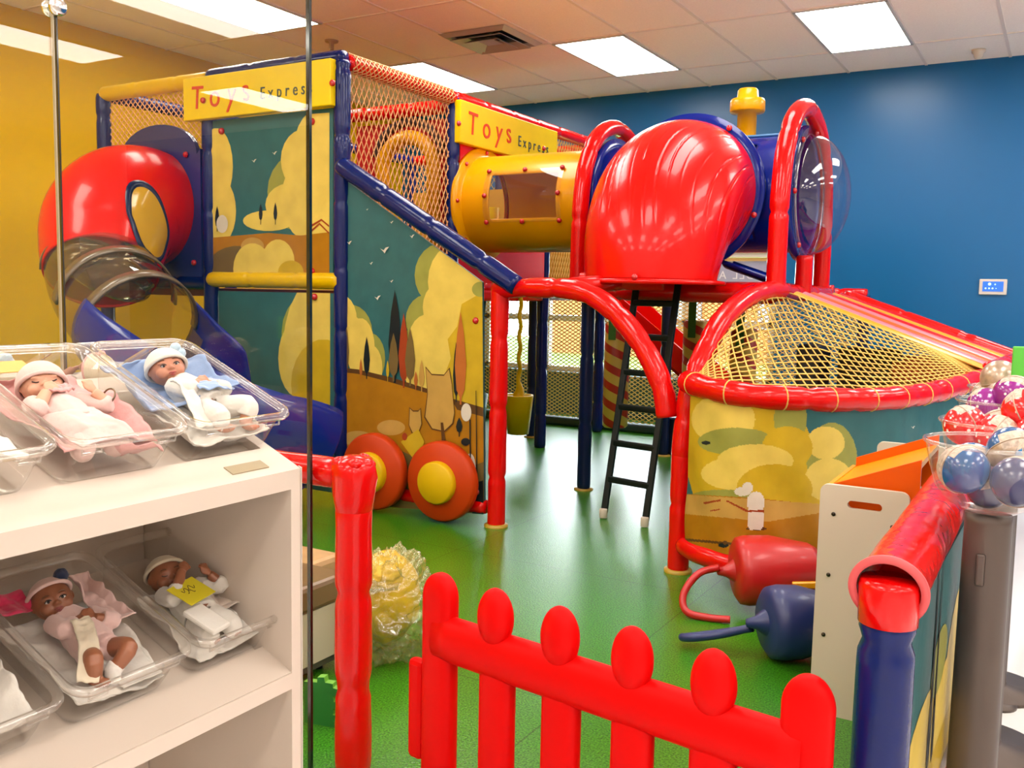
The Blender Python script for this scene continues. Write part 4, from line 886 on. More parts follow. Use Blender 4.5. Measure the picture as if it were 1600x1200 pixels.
def lump(c, r, amp, sc, mat, name, root, seed=0, nu=60, nv=48):
    b = MB(); c = Vector(c)
    def fn(u, v):
        t, a = PI*u, 2*PI*v; d = Vector((math.sin(t)*math.cos(a), math.sin(t)*math.sin(a), math.cos(t)))
        k = 1+amp*noise.fractal(d*sc+Vector((seed, 0, 0)), 1.0, 2.0, 4); p = Vector((d.x*r[0], d.y*r[1], d.z*r[2]))*k+c; p.z = max(p.z, .004); return p
    b.grid(fn, nu, nv, wrapv=True); return b.build(name, mat, root)
lump((-1.90, 2.42, .19), (.115, .12, .15), .10, 2.2, YELV, 'yellow_foam', bg, 2); lump((-1.88, 2.38, .27), (.07, .08, .055), .12, 3, P('foam_gold', (.80, .50, .03), .6), 'yellow_foam', bg, 5)
lump((-1.88, 2.40, .165), (.165, .17, .185), .26, 4.2, CLEAR('bag_film', (.93, .93, .80), .08, haze=.14, hazecol=(.75, .75, .35), rough=.08), 'film', bg, 9, 110, 100)
pz = thing('foam_puzzle_board', 'green foam puzzle tile standing on edge beside the glass', 'toy', (-1.70, 1.93, 0))
out = [(0, 0), (.16, 0), (.155, .03), (.185, .035), (.18, .06), (.15, .06), (.152, .09), (.19, .095), (.19, .12), (.155, .125), (.15, .15), (.19, .16), (.185, .185), (.15, .19), (.15, .21), (.11, .21), (.105, .235), (.07, .23), (.068, .205), (0, .20)]
b = MB(); b.prism([(-1.775+.58*x, 1.91+.14*x, .60*z) for x, z in out], (.006, -.022, 0), m=0, m2=1); b.build('tile', [P('puzzle_green', (.02, .24, .03), .5), P('puzzle_lime', (.20, .55, .05), .5)], pz)
# ------------------------------------------------------------------ glass partition
GX = -1.57
def pane(y0, y1, label):
    t = thing('glass_partition', label, 'glass panel', (GX, (y0+y1)/2, 0))
    MB().box((GX, (y0+y1)/2, 1.10), (.006, y1-y0-.006, 2.2)).build('pane', GLASS, t); return t
g1 = pane(1.052, 1.70, 'tall clear glass panel with a dark free edge beside the red fence post')
MB().box((GX, 1.698, 1.10), (.0105, .0085, 2.2)).build('edge', GLEDGE, g1)  # dark strip colour stands in for internal reflection at the glass edge
MB().box((GX, 1.054, 1.10), (.0065, .003, 2.2)).build('edge', P('glass_seam', (.03, .03, .02), .2, coat=.4), g1)
g2 = pane(-.9, 1.048, 'clear glass panel on the left behind the doll trays, meeting its neighbour at a thin seam')
MB().box((GX, 1.0475, 1.10), (.0065, .002, 2.2)).build('edge', P('glass_seam_light', (.55, .47, .33), .25), g2)
b = MB(); z0 = at(85, 12, x=GX)[2]
for s in (-1, 1): b.lathe([(0, 0), (.016, 0), (.016, .008), (.012, .011), (0, .011)], (GX+s*.006, 1.052, z0), 20, axis_to((s, 0, 0)))
b.build('clamp', CHROME, g1)

# ------------------------------------------------------------------ white display shelf
TA = .406; TT = math.tan(TA); SXF, SZF, SY0, SY1 = -.872, .978, -.75, .925
XRG = -1.165
sh = thing('display_shelf', 'white two-tier display shelf with sloping tops in front of the glass', 'display shelf', (-1.2, .1, 0))
ey_ = Vector((0, 1, 0))
def slope_board(x0, z0, x1, z1, y0, y1, th, name, root=sh, mat=WHITE):
    d = Vector((x1-x0, 0, z1-z0)); n_ = Vector((-d.z, 0, d.x)).normalized()
    if n_.z > 0: n_ = -n_
    a = Vector((x0, y0, z0)); return MB().prism([a, a+d, a+d+n_*th, a+n_*th], (0, y1-y0, 0)).build(name, mat, root)
zr = SZF-.016+TT*(SXF-XRG)
prof = [(SXF, 0), (SXF, SZF), (XRG, SZF+TT*(SXF-XRG)), (-1.475, SZF+TT*(SXF-XRG)-.13), (-1.475, 0)]
for y, nm in ((SY1-.018, 'end_panel'), (SY0, 'end_panel')): MB().prism([(x, y, z) for x, z in prof], (0, .018, 0)).build(nm, WHITE, sh)
MB().prism([(x, SY1-.0005, z) for x, z in ((SXF+.0015, .0), (SXF+.0015, SZF+.001), (SXF-.004, SZF+.003), (SXF-.004, 0))], (0, .002, 0)).build('edge_strip', P('edge_banding', (.62, .55, .48), .4), sh)
for dz, nm in ((0, 'top_board'), (-.278, 'shelf_board')):
    slope_board(SXF-.055, SZF-.014+TT*.055+dz, XRG, zr+dz, SY0+.018, SY1-.018, .018, nm)
    f = slope_board(SXF, SZF+dz, SXF-.055, SZF+TT*.055+dz, SY0+.018, SY1-.018, .024, 'front_strip')
    MB().box((SXF-.009, (SY0+SY1)/2, SZF-.013+dz), (.018, SY1-SY0-.036, .026 if dz == 0 else .022)).build('fascia', WHITE, sh)
    if dz == 0:
        M = frame((SXF-.022, SY1-.075, SZF+TT*.022+.0006), (0, 1, 0), (-math.cos(TA), 0, math.sin(TA)))
        k = MB().box((0, 0, 0), (.062, .018, .0015)); place(k, M); k.build('slot', P('slot_recess', (.42, .34, .20), .6), f)
        for yy in (.34, -.1):
            k = MB().box((0, 0, 0), (.0015, .04, .0012)); place(k, frame((SXF-.027, yy, SZF+TT*.027+.0004), (0, 1, 0), (-math.cos(TA), 0, math.sin(TA)))); k.build('joint', P('joint_line', (.25, .2, .16), .7), f)
slope_board(XRG, zr, -1.465, zr-.13, SY0+.018, SY1-.018, .018, 'back_board')
MB().box((XRG-.012, (SY0+SY1)/2, .52), (.016, SY1-SY0-.04, 1.02)).build('back_panel', WHITE, sh)
for y in (.62, .30): MB().box((XRG+.0005, y, .45), (.004, .003, .86)).build('joint', P('joint_line', (.25, .2, .16), .7), sh)
slope_board(SXF-.02, .30, XRG, .30+TT*.2, SY0+.018, SY1-.018, .018, 'shelf_board')

# ------------------------------------------------------------------ clear trays
def rrect(hx, hy, r, k=6):
    return [(cx+r*math.cos(a+PI/2*i/k), cy+r*math.sin(a+PI/2*i/k)) for cx, cy, a in ((hx-r, hy-r, 0), (-hx+r, hy-r, PI/2), (-hx+r, -hy+r, PI), (hx-r, -hy+r, 1.5*PI)) for i in range(k+1)]
def loft(loops, capend=False):
    b = MB(); n = len(loops[0][0]); vs = []
    for q, z in loops: vs += [(x, y, z) for x, y in q]
    fs = [[i*n+j, i*n+(j+1) % n, (i+1)*n+(j+1) % n, (i+1)*n+j] for i in range(len(loops)-1) for j in range(n)]
    if capend: fs += [list(range(n))[::-1]]
    b.add(vs, fs, 0); return b
H = .066
def make_tray():
    t = thing('display_tray', '', 'tray', (0, 0, 0))
    loft([(rrect(.092, .060, .016), .0), (rrect(.100, .067, .018), .003), (rrect(.104, .071, .02), .02), (rrect(.110, .076, .022), H-.008)], True).build('body', PLASTIC, t)
    loft([(rrect(.1105, .0765, .022), H-.010), (rrect(.119, .0825, .024), H-.009), (rrect(.1205, .084, .024), H-.004), (rrect(.119, .0825, .024), H), (rrect(.112, .078, .022), H), (rrect(.1095, .0755, .021), H-.006)]).build('rim', PLRIM, t)
    for sy in (-.05, .05):
        k = MB(); k.tube([(.112, sy-.012, H-.010), (.114, sy-.012, H-.018), (.114, sy+.012, H-.018), (.112, sy+.012, H-.010)], .0015, 6); k.build('catch', PLRIM, t)
    return t
tray0 = make_tray(); used = [False]
def pose(o, C, back=False, yaw=0):
    o.location = C; o.rotation_euler = (0, TA, PI if back else 0)
    if back: o.rotation_euler = Matrix.Rotation(PI, 4, 'Z').to_3x3().__matmul__(Matrix.Rotation(.42, 3, 'Y')).to_euler()
def tray(C, label, group, back=False):
    o = tray0 if not used[0] else copy_tree(tray0); used[0] = True
    tag(o, label, 'tray', group); pose(o, C, back); return o
CXU, CZU = -1.033, 1.0355
UPY = (.861, .689, .517, .345)
TU = [tray((CXU, UPY[0], CZU), 'clear plastic tray on the top tier holding the doll in white on blue cloth', 'trays on the top tier'),
      tray((CXU, UPY[1], CZU), 'clear plastic tray on the top tier holding the doll dressed in pink', 'trays on the top tier'),
      tray((CXU, UPY[2], CZU), 'clear plastic tray on the top tier cut by the left picture edge, white cloth inside', 'trays on the top tier')]
DZ = .278
TL = [tray((CXU, UPY[0], CZU-DZ), 'clear plastic tray at the end of the lower tier, yellow note on its doll', 'trays on the lower tier'),
      tray((CXU, UPY[1], CZU-DZ), 'clear plastic tray on the lower tier with the doll in a pink romper', 'trays on the lower tier'),
      tray((CXU, UPY[2], CZU-DZ), 'clear plastic tray on the lower tier cut by the left picture edge, white cloth inside', 'trays on the lower tier')]
TB = [((-1.318, .915), 'clear plastic tray behind the ridge holding the doll in the pink bow hat'), ((-1.318, .735), 'clear plastic tray behind the ridge holding the doll in the blue brimmed cap')]
ZB = zr-.13*(1.318+XRG)/(.30)+.003
for (x, y), l in TB: tray((x, y, ZB), l, 'trays behind the ridge', True)

# ------------------------------------------------------------------ baby dolls
DG = lambda: bpy.context.evaluated_depsgraph_get()
def fuse(mb, name, mat, root, vox=.0013, sm=3, fac=.6):
    """melt the pieces into one continuous skin"""
    o = mb.build(name, mat, root); o.modifiers.clear()
    m = o.modifiers.new('r', 'REMESH'); m.mode = 'VOXEL'; m.voxel_size = vox; m.use_smooth_shade = True
    s = o.modifiers.new('s', 'SMOOTH'); s.iterations = sm; s.factor = fac
    dg = DG(); dg.update(); me = bpy.data.meshes.new_from_object(o.evaluated_get(dg)); o.modifiers.clear(); old = o.data; o.data = me; bpy.data.meshes.remove(old); me.name = name
    if not me.materials: me.materials.append(mat)
    return o
def limb(mb, pts, rs): mb.tube(resample(spline(pts, 5), .003), list(np.interp(np.linspace(0, 1, len(resample(spline(pts, 5), .003))), np.linspace(0, 1, len(rs)), rs)), 14)
def hand(mb, w, d, up, L):
    """palm, four curled fingers and a thumb from wrist w along d; up is the back of the hand"""
    w, d, up = Vector(w), Vector(d).normalized(), Vector(up); up = (up-d*up.dot(d)).normalized(); s = d.cross(up)
    R = Matrix((d, s, up)).transposed(); mb.ell(w+d*L*.35, (L*.42, L*.34, L*.20), R, 14, 10)
    for i, k in enumerate((.85, 1.0, .95, .75)):
        o = (-.27+.18*i)*L; a = w+d*L*.55+s*o; b_ = a+d*L*.32*k+up*L*.02+s*o*.12; c = b_+d*L*.16*k-up*L*.22*k
        mb.tube([a, b_, c], [L*.105, L*.095, L*.08], 8); mb.ell(c, L*.08, None, 8, 6); mb.ell(b_, L*.095, None, 8, 6)
    a = w+d*L*.2-s*L*.28; b_ = a+d*L*.28-s*L*.16-up*L*.06; c = b_+d*L*.22+s*L*.06-up*L*.05
    mb.tube([a, b_, c], [L*.12, L*.105, L*.09], 8); mb.ell(c, L*.09, None, 8, 6)
def doll(label, C, back, skin, r, head, face, crown, torso, arms, legs, hat=None, hatcol=CW, brim=None, eyes='open', romper=None, socks=None, trim=None):
    """r head radius; points are in the tray's own frame"""
    t = thing('baby_doll', label, 'doll', (0, 0, 0)); pose(t, C, back)
    h = Vector(head); f = Vector(face).normalized(); c = Vector(crown); c = (c-f*c.dot(f)).normalized(); s = f.cross(c)
    HR = Matrix((s, c, f)).transposed(); q = lambda a, b_, d: h+(s*a+c*b_+f*d)*r
    b = MB(); b.ell(h, (r*.93, r*1.0, r*.95), HR, 28, 18)
    for sg in (-1, 1):
        b.ell(q(sg*.40, -.32, .60), r*.36, None, 16, 10); b.ell(q(sg*.93, -.08, -.02), (r*.10, r*.22, r*.15), HR, 12, 8); b.ell(q(sg*.34, .20, .80), (r*.26, r*.10, r*.14), HR, 12, 8)
        b.ell(q(sg*.10, -.17, .97), (r*.10, r*.07, r*.08), HR, 10, 8)
    b.ell(q(0, -.62, .62), r*.26, None, 14, 10); b.ell(q(0, -.12, 1.0), (r*.115, r*.12, r*.13), HR, 12, 8); b.ell(q(0, .03, .92), (r*.08, r*.18, r*.10), HR, 10, 8); b.ell(q(0, -.44, .88), (r*.24, r*.16, r*.13), HR, 12, 8)
    if not back: legs = [(a, k, (min(ft[0], .074), ft[1], ft[2]), (min(ft[0], .074)+toe[0]-ft[0], toe[1], toe[2])) for a, k, ft, toe in legs]
    T = [Vector(p) for p in torso]; limb(b, [q(0, -.6, -.1), T[0]], [r*.45, r*.55]); limb(b, T, [r*.72, r*.95, r*.88])
    for (a, e, w, hd, up) in arms:
        limb(b, [a, e, w], [r*.40, r*.34, r*.25]); hand(b, w, hd, up, r*.72)
    for (a, k, ft, toe) in legs:
        limb(b, [a, k, ft], [r*.52, r*.46, r*.30]); d = (Vector(toe)-Vector(ft)).normalized(); R = axis_to(d); b.ell(Vector(ft)+d*r*.30, (r*.26, r*.22, r*.50), R, 14, 10)
        sd = d.cross(Vector((0, 0, 1))).normalized()
        for i in range(5): b.ell(Vector(ft)+d*r*(.72-.03*i)+sd*r*(-.2+.1*i), r*(.10-.008*i), None, 8, 6)
    body = fuse(b, 'body', skin, t)
    for sg in (-1, 1):
        if eyes == 'open':
            e = MB(); e.ell(q(sg*.34, .02, .845), (r*.15, r*.075, r*.07), HR, 14, 8); o = e.build('eye', EYEW, t); e = MB(); e.ell(q(sg*.33, .02, .875), (r*.085, r*.07, r*.06), HR, 12, 8); e.build('iris', EYE, o)
            e = MB(); e.tube([q(sg*(.34+.17*x), .02+.10*(1-x*x), .93-.03*x*x) for x in np.linspace(-1, 1, 9)], r*.028, 6); e.build('lash_line', EYE, o)
        else:
            e = MB(); e.tube([q(sg*(.34+.19*x), .03-.07*(1-x*x), .905-.06*x*x) for x in np.linspace(-1, 1, 9)], r*.030, 6); e.build('closed_eye', P('lash_brown', (.06, .025, .015), .5), t)
        e = MB(); e.tube([q(sg*(.36+.17*x), .30+.05*(1-x*x), .90-.05*x*x) for x in np.linspace(-1, 1, 7)], r*.022, 6); e.build('eyebrow', P('brow_brown', (.20, .09, .05), .7), t)
    e = MB(); e.tube([q(.20*x, -.42+.04*abs(math.sin(x*3))-.02, 1.0-.05*x*x) for x in np.linspace(-1, 1, 11)], [r*(.02+.05*(1-abs(x))) for x in np.linspace(-1, 1, 11)], 8)
    e.tube([q(.16*x, -.53+.04*x*x, .985-.05*x*x) for x in np.linspace(-1, 1, 9)], [r*(.015+.055*(1-abs(x))) for x in np.linspace(-1, 1, 9)], 8); e.build('lips', LIP if skin != SKIN3 else P('lip_dark', (.28, .055, .05), .4), t)
    if hat:
        ax = (c*.86-f*.52).normalized(); sx = s; fx = sx.cross(ax) if True else f; HM = Matrix((sx, ax.cross(sx), ax)).transposed()
        e = MB(); th = math.radians(hat)
        e.grid(lambda u, v: h+HM @ Vector((r*1.10*math.sin(th*u)*math.cos(2*PI*v), r*1.08*math.sin(th*u)*math.sin(2*PI*v), r*1.13*math.cos(th*u)))*(1+.02*noise.noise(Vector((u*6, math.cos(2*PI*v)*3, math.sin(2*PI*v)*3)))), 20, 40, wrapv=True)
        ht = e.build('hat', hatcol, t, solid=.0012)
        e = MB(); e.tube([h+HM @ Vector((r*1.09*math.sin(th)*math.cos(a), r*1.07*math.sin(th)*math.sin(a), r*1.12*math.cos(th))) for a in np.linspace(0, 2*PI, 49)[:-1]], r*.10, 10, closed=True); e.build('brim', brim or hatcol, ht)
        for (a, b_, d, rr, mt) in (trim or []):
            e = MB(); e.grid(lambda u, v: q(a, b_, d)+Vector((math.sin(PI*u)*math.cos(2*PI*v), math.sin(PI*u)*math.sin(2*PI*v), math.cos(PI*u)))*r*rr*(1+.15*noise.noise(Vector((u*9, v*9, rr)))), 14, 20, wrapv=True); e.build('pompom', mt, ht)
    if romper:
        mat, sl, lg = romper; e = MB(); limb(e, T, [r*.80, r*1.06, r*1.0]); e.ell(T[0], r*.72, None, 16, 10)
        for (a, el, w, hd, up) in arms:
            a, el, w = Vector(a), Vector(el), Vector(w); limb(e, [a, el, el.lerp(w, sl)], [r*.5, r*.46, r*.42])
        for (a, k, ft, toe) in legs:
            a, k, ft = Vector(a), Vector(k), Vector(ft)
            if lg > 0: limb(e, [a, a.lerp(k, min(1, lg*2)), k.lerp(ft, max(0, lg*2-1)*.9+.02)], [r*.64, r*.58, r*.50])
            else: e.ell(a.lerp(k, .1), r*.60, None, 14, 10)
        for i, v in enumerate(e.v): v = Vector(v); e.v[i] = tuple(v+Vector((1, 1, 1))*.0012*noise.noise(v*130))
        fuse(e, 'romper', mat, t, .0016, 2, .5)
    if socks:
        for i in socks[1]:
            (a, k, ft, toe) = legs[i]; d = (Vector(toe)-Vector(ft)).normalized(); e = MB(); e.ell(Vector(ft)+d*r*.32, (r*.38, r*.34, r*.64), axis_to(d), 18, 12); limb(e, [Vector(k).lerp(Vector(ft), .62), ft], [r*.42, r*.40]); fuse(e, 'sock', socks[0], t, .0018, 2)
    return t
def sheet(name, label, C, back, mat, cx, cy, hx, hy, z, seed, amp=.010, edge=.02, yaw=0, group=None, cat='blanket'):
    """crumpled cloth lying in a tray"""
    o = MB(); ca, sa = math.cos(yaw), math.sin(yaw)
    def fn(u, v):
        x, y = (2*u-1)*hx, (2*v-1)*hy; p = Vector((x*26+seed, y*26, seed*1.7)); k = noise.fractal(p, 1.0, 2.0, 3)+.6*abs(noise.noise(p*.6))
        e = max(abs(2*u-1), abs(2*v-1)); X, Y = x*ca-y*sa+.006*k, x*sa+y*ca+.006*noise.noise(p+Vector((9, 1, 4)))
        X, Y = cx+X, cy+Y; X = max(-.098, min(.098, X)); Y = max(-.066, min(.066, Y)); return (X, Y, max(.005, z+amp*k+edge*max(0, e-.55)*1.6*(.6+.8*noise.noise(p*.35))))
    o.grid(fn, 54, 44); r = o.build(name, mat, solid=.0018); pose(r, C, back); tag(r, label, cat, group); return r
def scarf(name, label, C, mat, pts, w, seed, th=.0018, cat='cloth'):
    P_ = resample(spline(pts, 8), .004); o = MB(); n = len(P_)
    def fn(u, v):
        i = min(n-1, int(round(u*(n-1)))); d = (P_[min(i+1, n-1)]-P_[max(i-1, 0)]).normalized(); s = d.cross(Vector((0, 0, 1))).normalized(); x = 2*v-1
        return P_[i]+s*w*x*(1+.15*noise.noise(Vector((u*5, seed, 0))))+Vector((0, 0, .004*noise.noise(Vector((u*9, v*3, seed)))))
    o.grid(fn, n-1, 10); r = o.build(name, mat, solid=th); pose(r, C); tag(r, label, cat); return r
V = Vector
CU = [(CXU, y, CZU) for y in UPY]; CL = [(CXU, y, CZU-DZ) for y in UPY]
r = .0255
# doll in white, tray at the shelf end
sheet('baby_blanket', 'pale blue muslin cloth under the doll in white at the shelf end', CU[0], False, CB, -.045, .0, .062, .070, .020, 3, .012, .055)
doll('baby doll in white with pale blue pompoms on its white hat, hands clasped', CU[0], False, SKIN2, r, (-.060, .008, .050), (.70, -.42, .58), (-.55, -.12, .80),
     [(-.036, .014, .036), (-.008, .018, .034), (.024, .024, .032)],
     [((-.026, -.004, .040), (.004, -.008, .052), (.000, .014, .057), (-.1, .9, .25), (.5, 0, .9)), ((-.018, .044, .040), (.014, .050, .052), (.006, .026, .057), (-.4, -.8, .1), (.4, 0, .9))],
     [((.030, .008, .032), (.068, -.004, .046), (.090, .000, .028), (.104, .008, .036)), ((.030, .036, .032), (.060, .052, .050), (.088, .042, .028), (.102, .046, .032))],
     hat=92, hatcol=CW, romper=(CW, .55, .8), trim=[(-.75, .95, .1, .30, CBL), (-.95, .62, .15, .27, CBL)])
sheet('baby_blanket', 'white and pale blue cloth bunched by the feet of the doll in white', CU[0], False, CW, .050, .0, .052, .064, .012, 8, .010, .03)
scarf('baby_scarf', 'white folded collar cloth on the chest of the doll in white', CU[0], CW, [(-.020, -.006, .052), (-.004, -.008, .058), (.016, -.014, .054), (.045, -.022, .046), (.075, -.028, .034)], .010, 2)
scarf('baby_scarf', 'pale blue cloth across the waist of the doll in white', CU[0], CB, [(.012, .0, .060), (.018, .03, .063), (.010, .058, .052), (-.03, .066, .046)], .010, 5)
# doll in pink
sheet('baby_blanket', 'salmon pink fleece blanket under the doll in pink', CU[1], False, CP, -.01, .0, .095, .062, .016, 11, .010, .05)
doll('baby doll in pink with a knitted pink hat and one hand at its mouth', CU[1], False, SKIN1, r, (-.046, -.012, .048), (.70, -.38, .60), (-.58, .02, .80),
     [(-.022, -.012, .034), (.008, -.014, .034), (.040, -.014, .032)],
     [((-.016, -.038, .038), (.008, -.050, .046), (-.010, -.030, .058), (-.35, .8, .35), (.6, -.2, .8)), ((-.014, .016, .038), (.014, .036, .046), (.000, .026, .058), (-.6, -.2, .5), (.6, .2, .7))],
     [((.046, -.026, .032), (.078, -.034, .034), (.098, -.030, .020), (.104, -.030, .028)), ((.046, -.002, .032), (.080, .008, .036), (.096, .006, .020), (.104, .006, .028))],
     hat=98, hatcol=CPL, brim=CPL, eyes='closed', romper=(CPL, .25, .9))
sheet('baby_blanket', 'pale pink cloth laid over the legs of the doll in pink', CU[1], False, CPL, .052, -.012, .040, .036, .052, 21, .007, -.03)
sheet('baby_blanket', 'bright pink cloth bunched at the front of the pink doll\'s tray', CU[1], False, CP, .070, .03, .030, .032, .018, 25, .014, .03)
k = MB().box((0, 0, 0), (.028, .045, .0012)); k = k.build('sticky_note', NOTEO); pose(k, (Matrix.Rotation(TA, 4, 'Y') @ V((-.084, -.030, .054))+V(CU[1]))); tag(k, 'blank orange paper note behind the head of the doll in pink', 'note')
scarf('baby_ribbon', 'pink bow across the chest of the doll in pink', CU[1], CP, [(-.016, -.03, .058), (-.010, -.018, .062), (-.012, -.008, .060), (-.016, .004, .060)], .007, 3)
bn2 = thing('bracelet', 'small metal bracelet on the wrist of the doll in pink', 'bracelet', (0, 0, 0)); pose(bn2, CU[1])
MB().tube([(.010+.009*math.cos(a), .040+.004*math.sin(a), .056+.009*math.sin(a)) for a in np.linspace(0, 2*PI, 25)[:-1]], .0012, 6, closed=True).build('band', P('bracelet_metal', (.25, .18, .12), .25, metal=1), bn2)
# third tray on top, mostly out of the picture
sheet('baby_blanket', 'white cloth in the top tray at the left picture edge', CU[2], False, CW, .02, .0, .08, .06, .026, 33, .014, .04)
# back row heads
BKC = [(-1.318, .915, ZB), (-1.318, .735, ZB)]
def backdoll(label, C, skin, hatc, brimc, trim, hd, rr=.024):
    doll(label, C, True, skin, rr, hd, (.2, .25, .95), (-.97, .0, .2), [(hd[0]+.03, hd[1], .034), (hd[0]+.06, hd[1], .034), (hd[0]+.10, hd[1], .03)],
         [((hd[0]+.03, hd[1]-.026, .036), (hd[0]+.055, hd[1]-.036, .045), (hd[0]+.04, hd[1]-.012, .06), (-.6, .5, 0), (0, 0, 1)), ((hd[0]+.03, hd[1]+.026, .036), (hd[0]+.055, hd[1]+.036, .045), (hd[0]+.04, hd[1]+.012, .06), (-.6, -.5, 0), (0, 0, 1))],
         [((hd[0]+.10, hd[1]-.014, .03), (hd[0]+.125, hd[1]-.02, .045), (hd[0]+.14, hd[1]-.014, .026), (hd[0]+.15, hd[1]-.014, .03)), ((hd[0]+.10, hd[1]+.014, .03), (hd[0]+.125, hd[1]+.02, .045), (hd[0]+.14, hd[1]+.014, .026), (hd[0]+.15, hd[1]+.014, .03))],
         hat=95, hatcol=hatc, brim=brimc, eyes='open', romper=(CW, .5, .8), trim=trim)
backdoll('baby doll in a cream cap with a blue brim lying behind the ridge', BKC[1], SKIN1, CCR, CB, [(.0, 1.25, -.1, .36, CBL)], (-.062, -.02, .052))
backdoll('baby doll in a pink bow hat lying behind the ridge', BKC[0], SKIN3, CCR, CP, [(.35, .75, .65, .26, CP), (-.1, .85, .6, .22, CP)], (-.058, .0, .042))
# lower tier: doll in the pink romper
sheet('baby_blanket', 'white blanket under the doll in the pink romper', CL[1], False, CW, .02, .0, .085, .064, .014, 41, .010, .04)
doll('dark-skinned baby doll in a pale pink romper with one white bootie', CL[1], False, SKIN3, r, (-.060, .002, .046), (.70, -.36, .62), (-.56, -.16, .80),
     [(-.036, .006, .034), (-.006, .010, .034), (.030, .008, .032)],
     [((-.028, -.014, .038), (.000, -.020, .050), (-.004, .004, .056), (-.1, .9, .2), (.5, 0, .9)), ((-.022, .034, .038), (.010, .040, .050), (.002, .018, .056), (-.3, -.85, .1), (.4, 0, .9))],
     [((.036, -.006, .032), (.062, -.022, .050), (.094, -.022, .026), (.104, -.018, .032)), ((.036, .022, .032), (.068, .020, .056), (.090, -.002, .030), (.102, -.006, .036))],
     hat=70, hatcol=CPL, brim=CPL, romper=(CPL, .6, 0), socks=(CW, (1,)), trim=[(-.72, 1.0, .1, .36, CNAVY)])
scarf('baby_scarf', 'long white scarf on the chest of the doll in the pink romper', CL[1], CCR, [(.004, -.006, .066), (.018, -.008, .062), (.045, -.018, .056), (.078, -.036, .036)], .012, 7)
sheet('baby_blanket', 'pale pink hooded cloth beside the head of the doll in the pink romper', CL[1], False, CPL, -.035, .050, .050, .018, .042, 47, .013, .025)
sheet('baby_blanket', 'white folded cloth at the feet of the doll in the pink romper', CL[1], False, CW, .070, .030, .028, .030, .022, 52, .006, .01)
# lower tier: doll with the headband and note
sheet('baby_blanket', 'white blanket in the lower tray at the shelf end', CL[0], False, CW, .03, .0, .068, .056, .010, 61, .009, .04)
doll('dark-skinned baby doll with a cream headband and a yellow note on its chest', CL[0], False, SKIN3, r, (-.046, -.006, .042), (.66, -.30, .68), (-.64, .02, .76),
     [(-.022, -.004, .032), (.006, -.004, .032), (.034, -.006, .030)],
     [((-.016, -.032, .038), (.010, -.040, .052), (-.018, -.010, .070), (-.4, .85, .2), (.6, -.2, .8)), ((-.014, .022, .038), (.012, .040, .050), (-.004, .030, .062), (-.6, -.3, .5), (.6, .2, .7))],
     [((.040, -.018, .030), (.074, -.026, .032), (.092, -.024, .020), (.102, -.024, .028)), ((.040, .008, .030), (.074, .014, .034), (.092, .012, .020), (.102, .012, .028))],
     hat=74, hatcol=CCR, brim=CCR, eyes='closed', romper=(CW, .4, .9))
k = MB().box((.0, 0, 0), (.042, .050, .0012), rz(.2)).build('sticky_note', NOTE); pose(k, Matrix.Rotation(TA, 4, 'Y') @ V((.020, -.022, .066))+V(CL[0])); tag(k, 'yellow paper note with faint writing on the lower doll at the shelf end', 'note')
lm = MB()
for i, s_ in enumerate(((0, 0), (.004, .006), (-.003, .012))): lm.tube([(-.004+s_[0]+.004*math.sin(q*2.6+i), -.014+s_[1]+q*.004, .0009) for q in np.linspace(0, 3, 16)], .0005, 4)
lk = lm.build('ink_mark', INK, k); 
k2 = MB().box((0, 0, 0), (.055, .034, .008), rz(.16), .003).build('folded_cloth', CW); pose(k2, Matrix.Rotation(TA, 4, 'Y') @ V((.066, -.030, .054))+V(CL[0])); tag(k2, 'white folded cloth below the yellow note, lower tray at the shelf end', 'cloth')
sheet('baby_bonnet', 'sheer white lace bonnet beside the headband doll', CL[0], False, cloth('cloth_lace', (.80, .68, .58)), .020, .042, .028, .022, .034, 71, .012, .02, cat='bonnet')
sheet('baby_blanket', 'white cloth in the lower tray at the left picture edge', CL[2], False, CW, .02, .0, .08, .06, .020, 83, .012, .04)
sheet('baby_blanket', 'hot pink cloth behind the head of the pink romper doll', CL[1], False, CHOT, -.078, -.042, .020, .026, .040, 90, .010, .02)

# ------------------------------------------------------------------ bowls of capsule balls on grey stands
def bcol(name, col):
    if name in MATS: return MATS[name]
    m, nt, b = _mat(name); N, L = nt.nodes, nt.links; tc = N.new('ShaderNodeTexCoord'); v = N.new('ShaderNodeTexVoronoi'); v.inputs['Scale'].default_value = 55; L.new(tc.outputs['Object'], v.inputs['Vector'])
    c = N.new('ShaderNodeMath'); c.operation = 'LESS_THAN'; c.inputs[1].default_value = .20; L.new(v.outputs['Distance'], c.inputs[0]); mx = N.new('ShaderNodeMix'); mx.data_type = 'RGBA'; L.new(c.outputs[0], mx.inputs[0])
    mx.inputs[6].default_value = (*col, 1); mx.inputs[7].default_value = (.85, .80, .75, 1); L.new(mx.outputs[2], b.inputs['Base Color']); b.inputs['Roughness'].default_value = .18; b.inputs['Coat Weight'].default_value = .5; MATS[name] = m; return m
BSIL = P('ball_champagne', (.58, .44, .32), .28, metal=.35, coat=.4, var=(60, .25)); BPAP = P('ball_paper', (.66, .54, .44), .6, var=(140, .35)); BBLU = P('ball_blue', (.01, .12, .36), .2, coat=.5); BNV = P('ball_navy', (.04, .05, .16), .25, coat=.4)
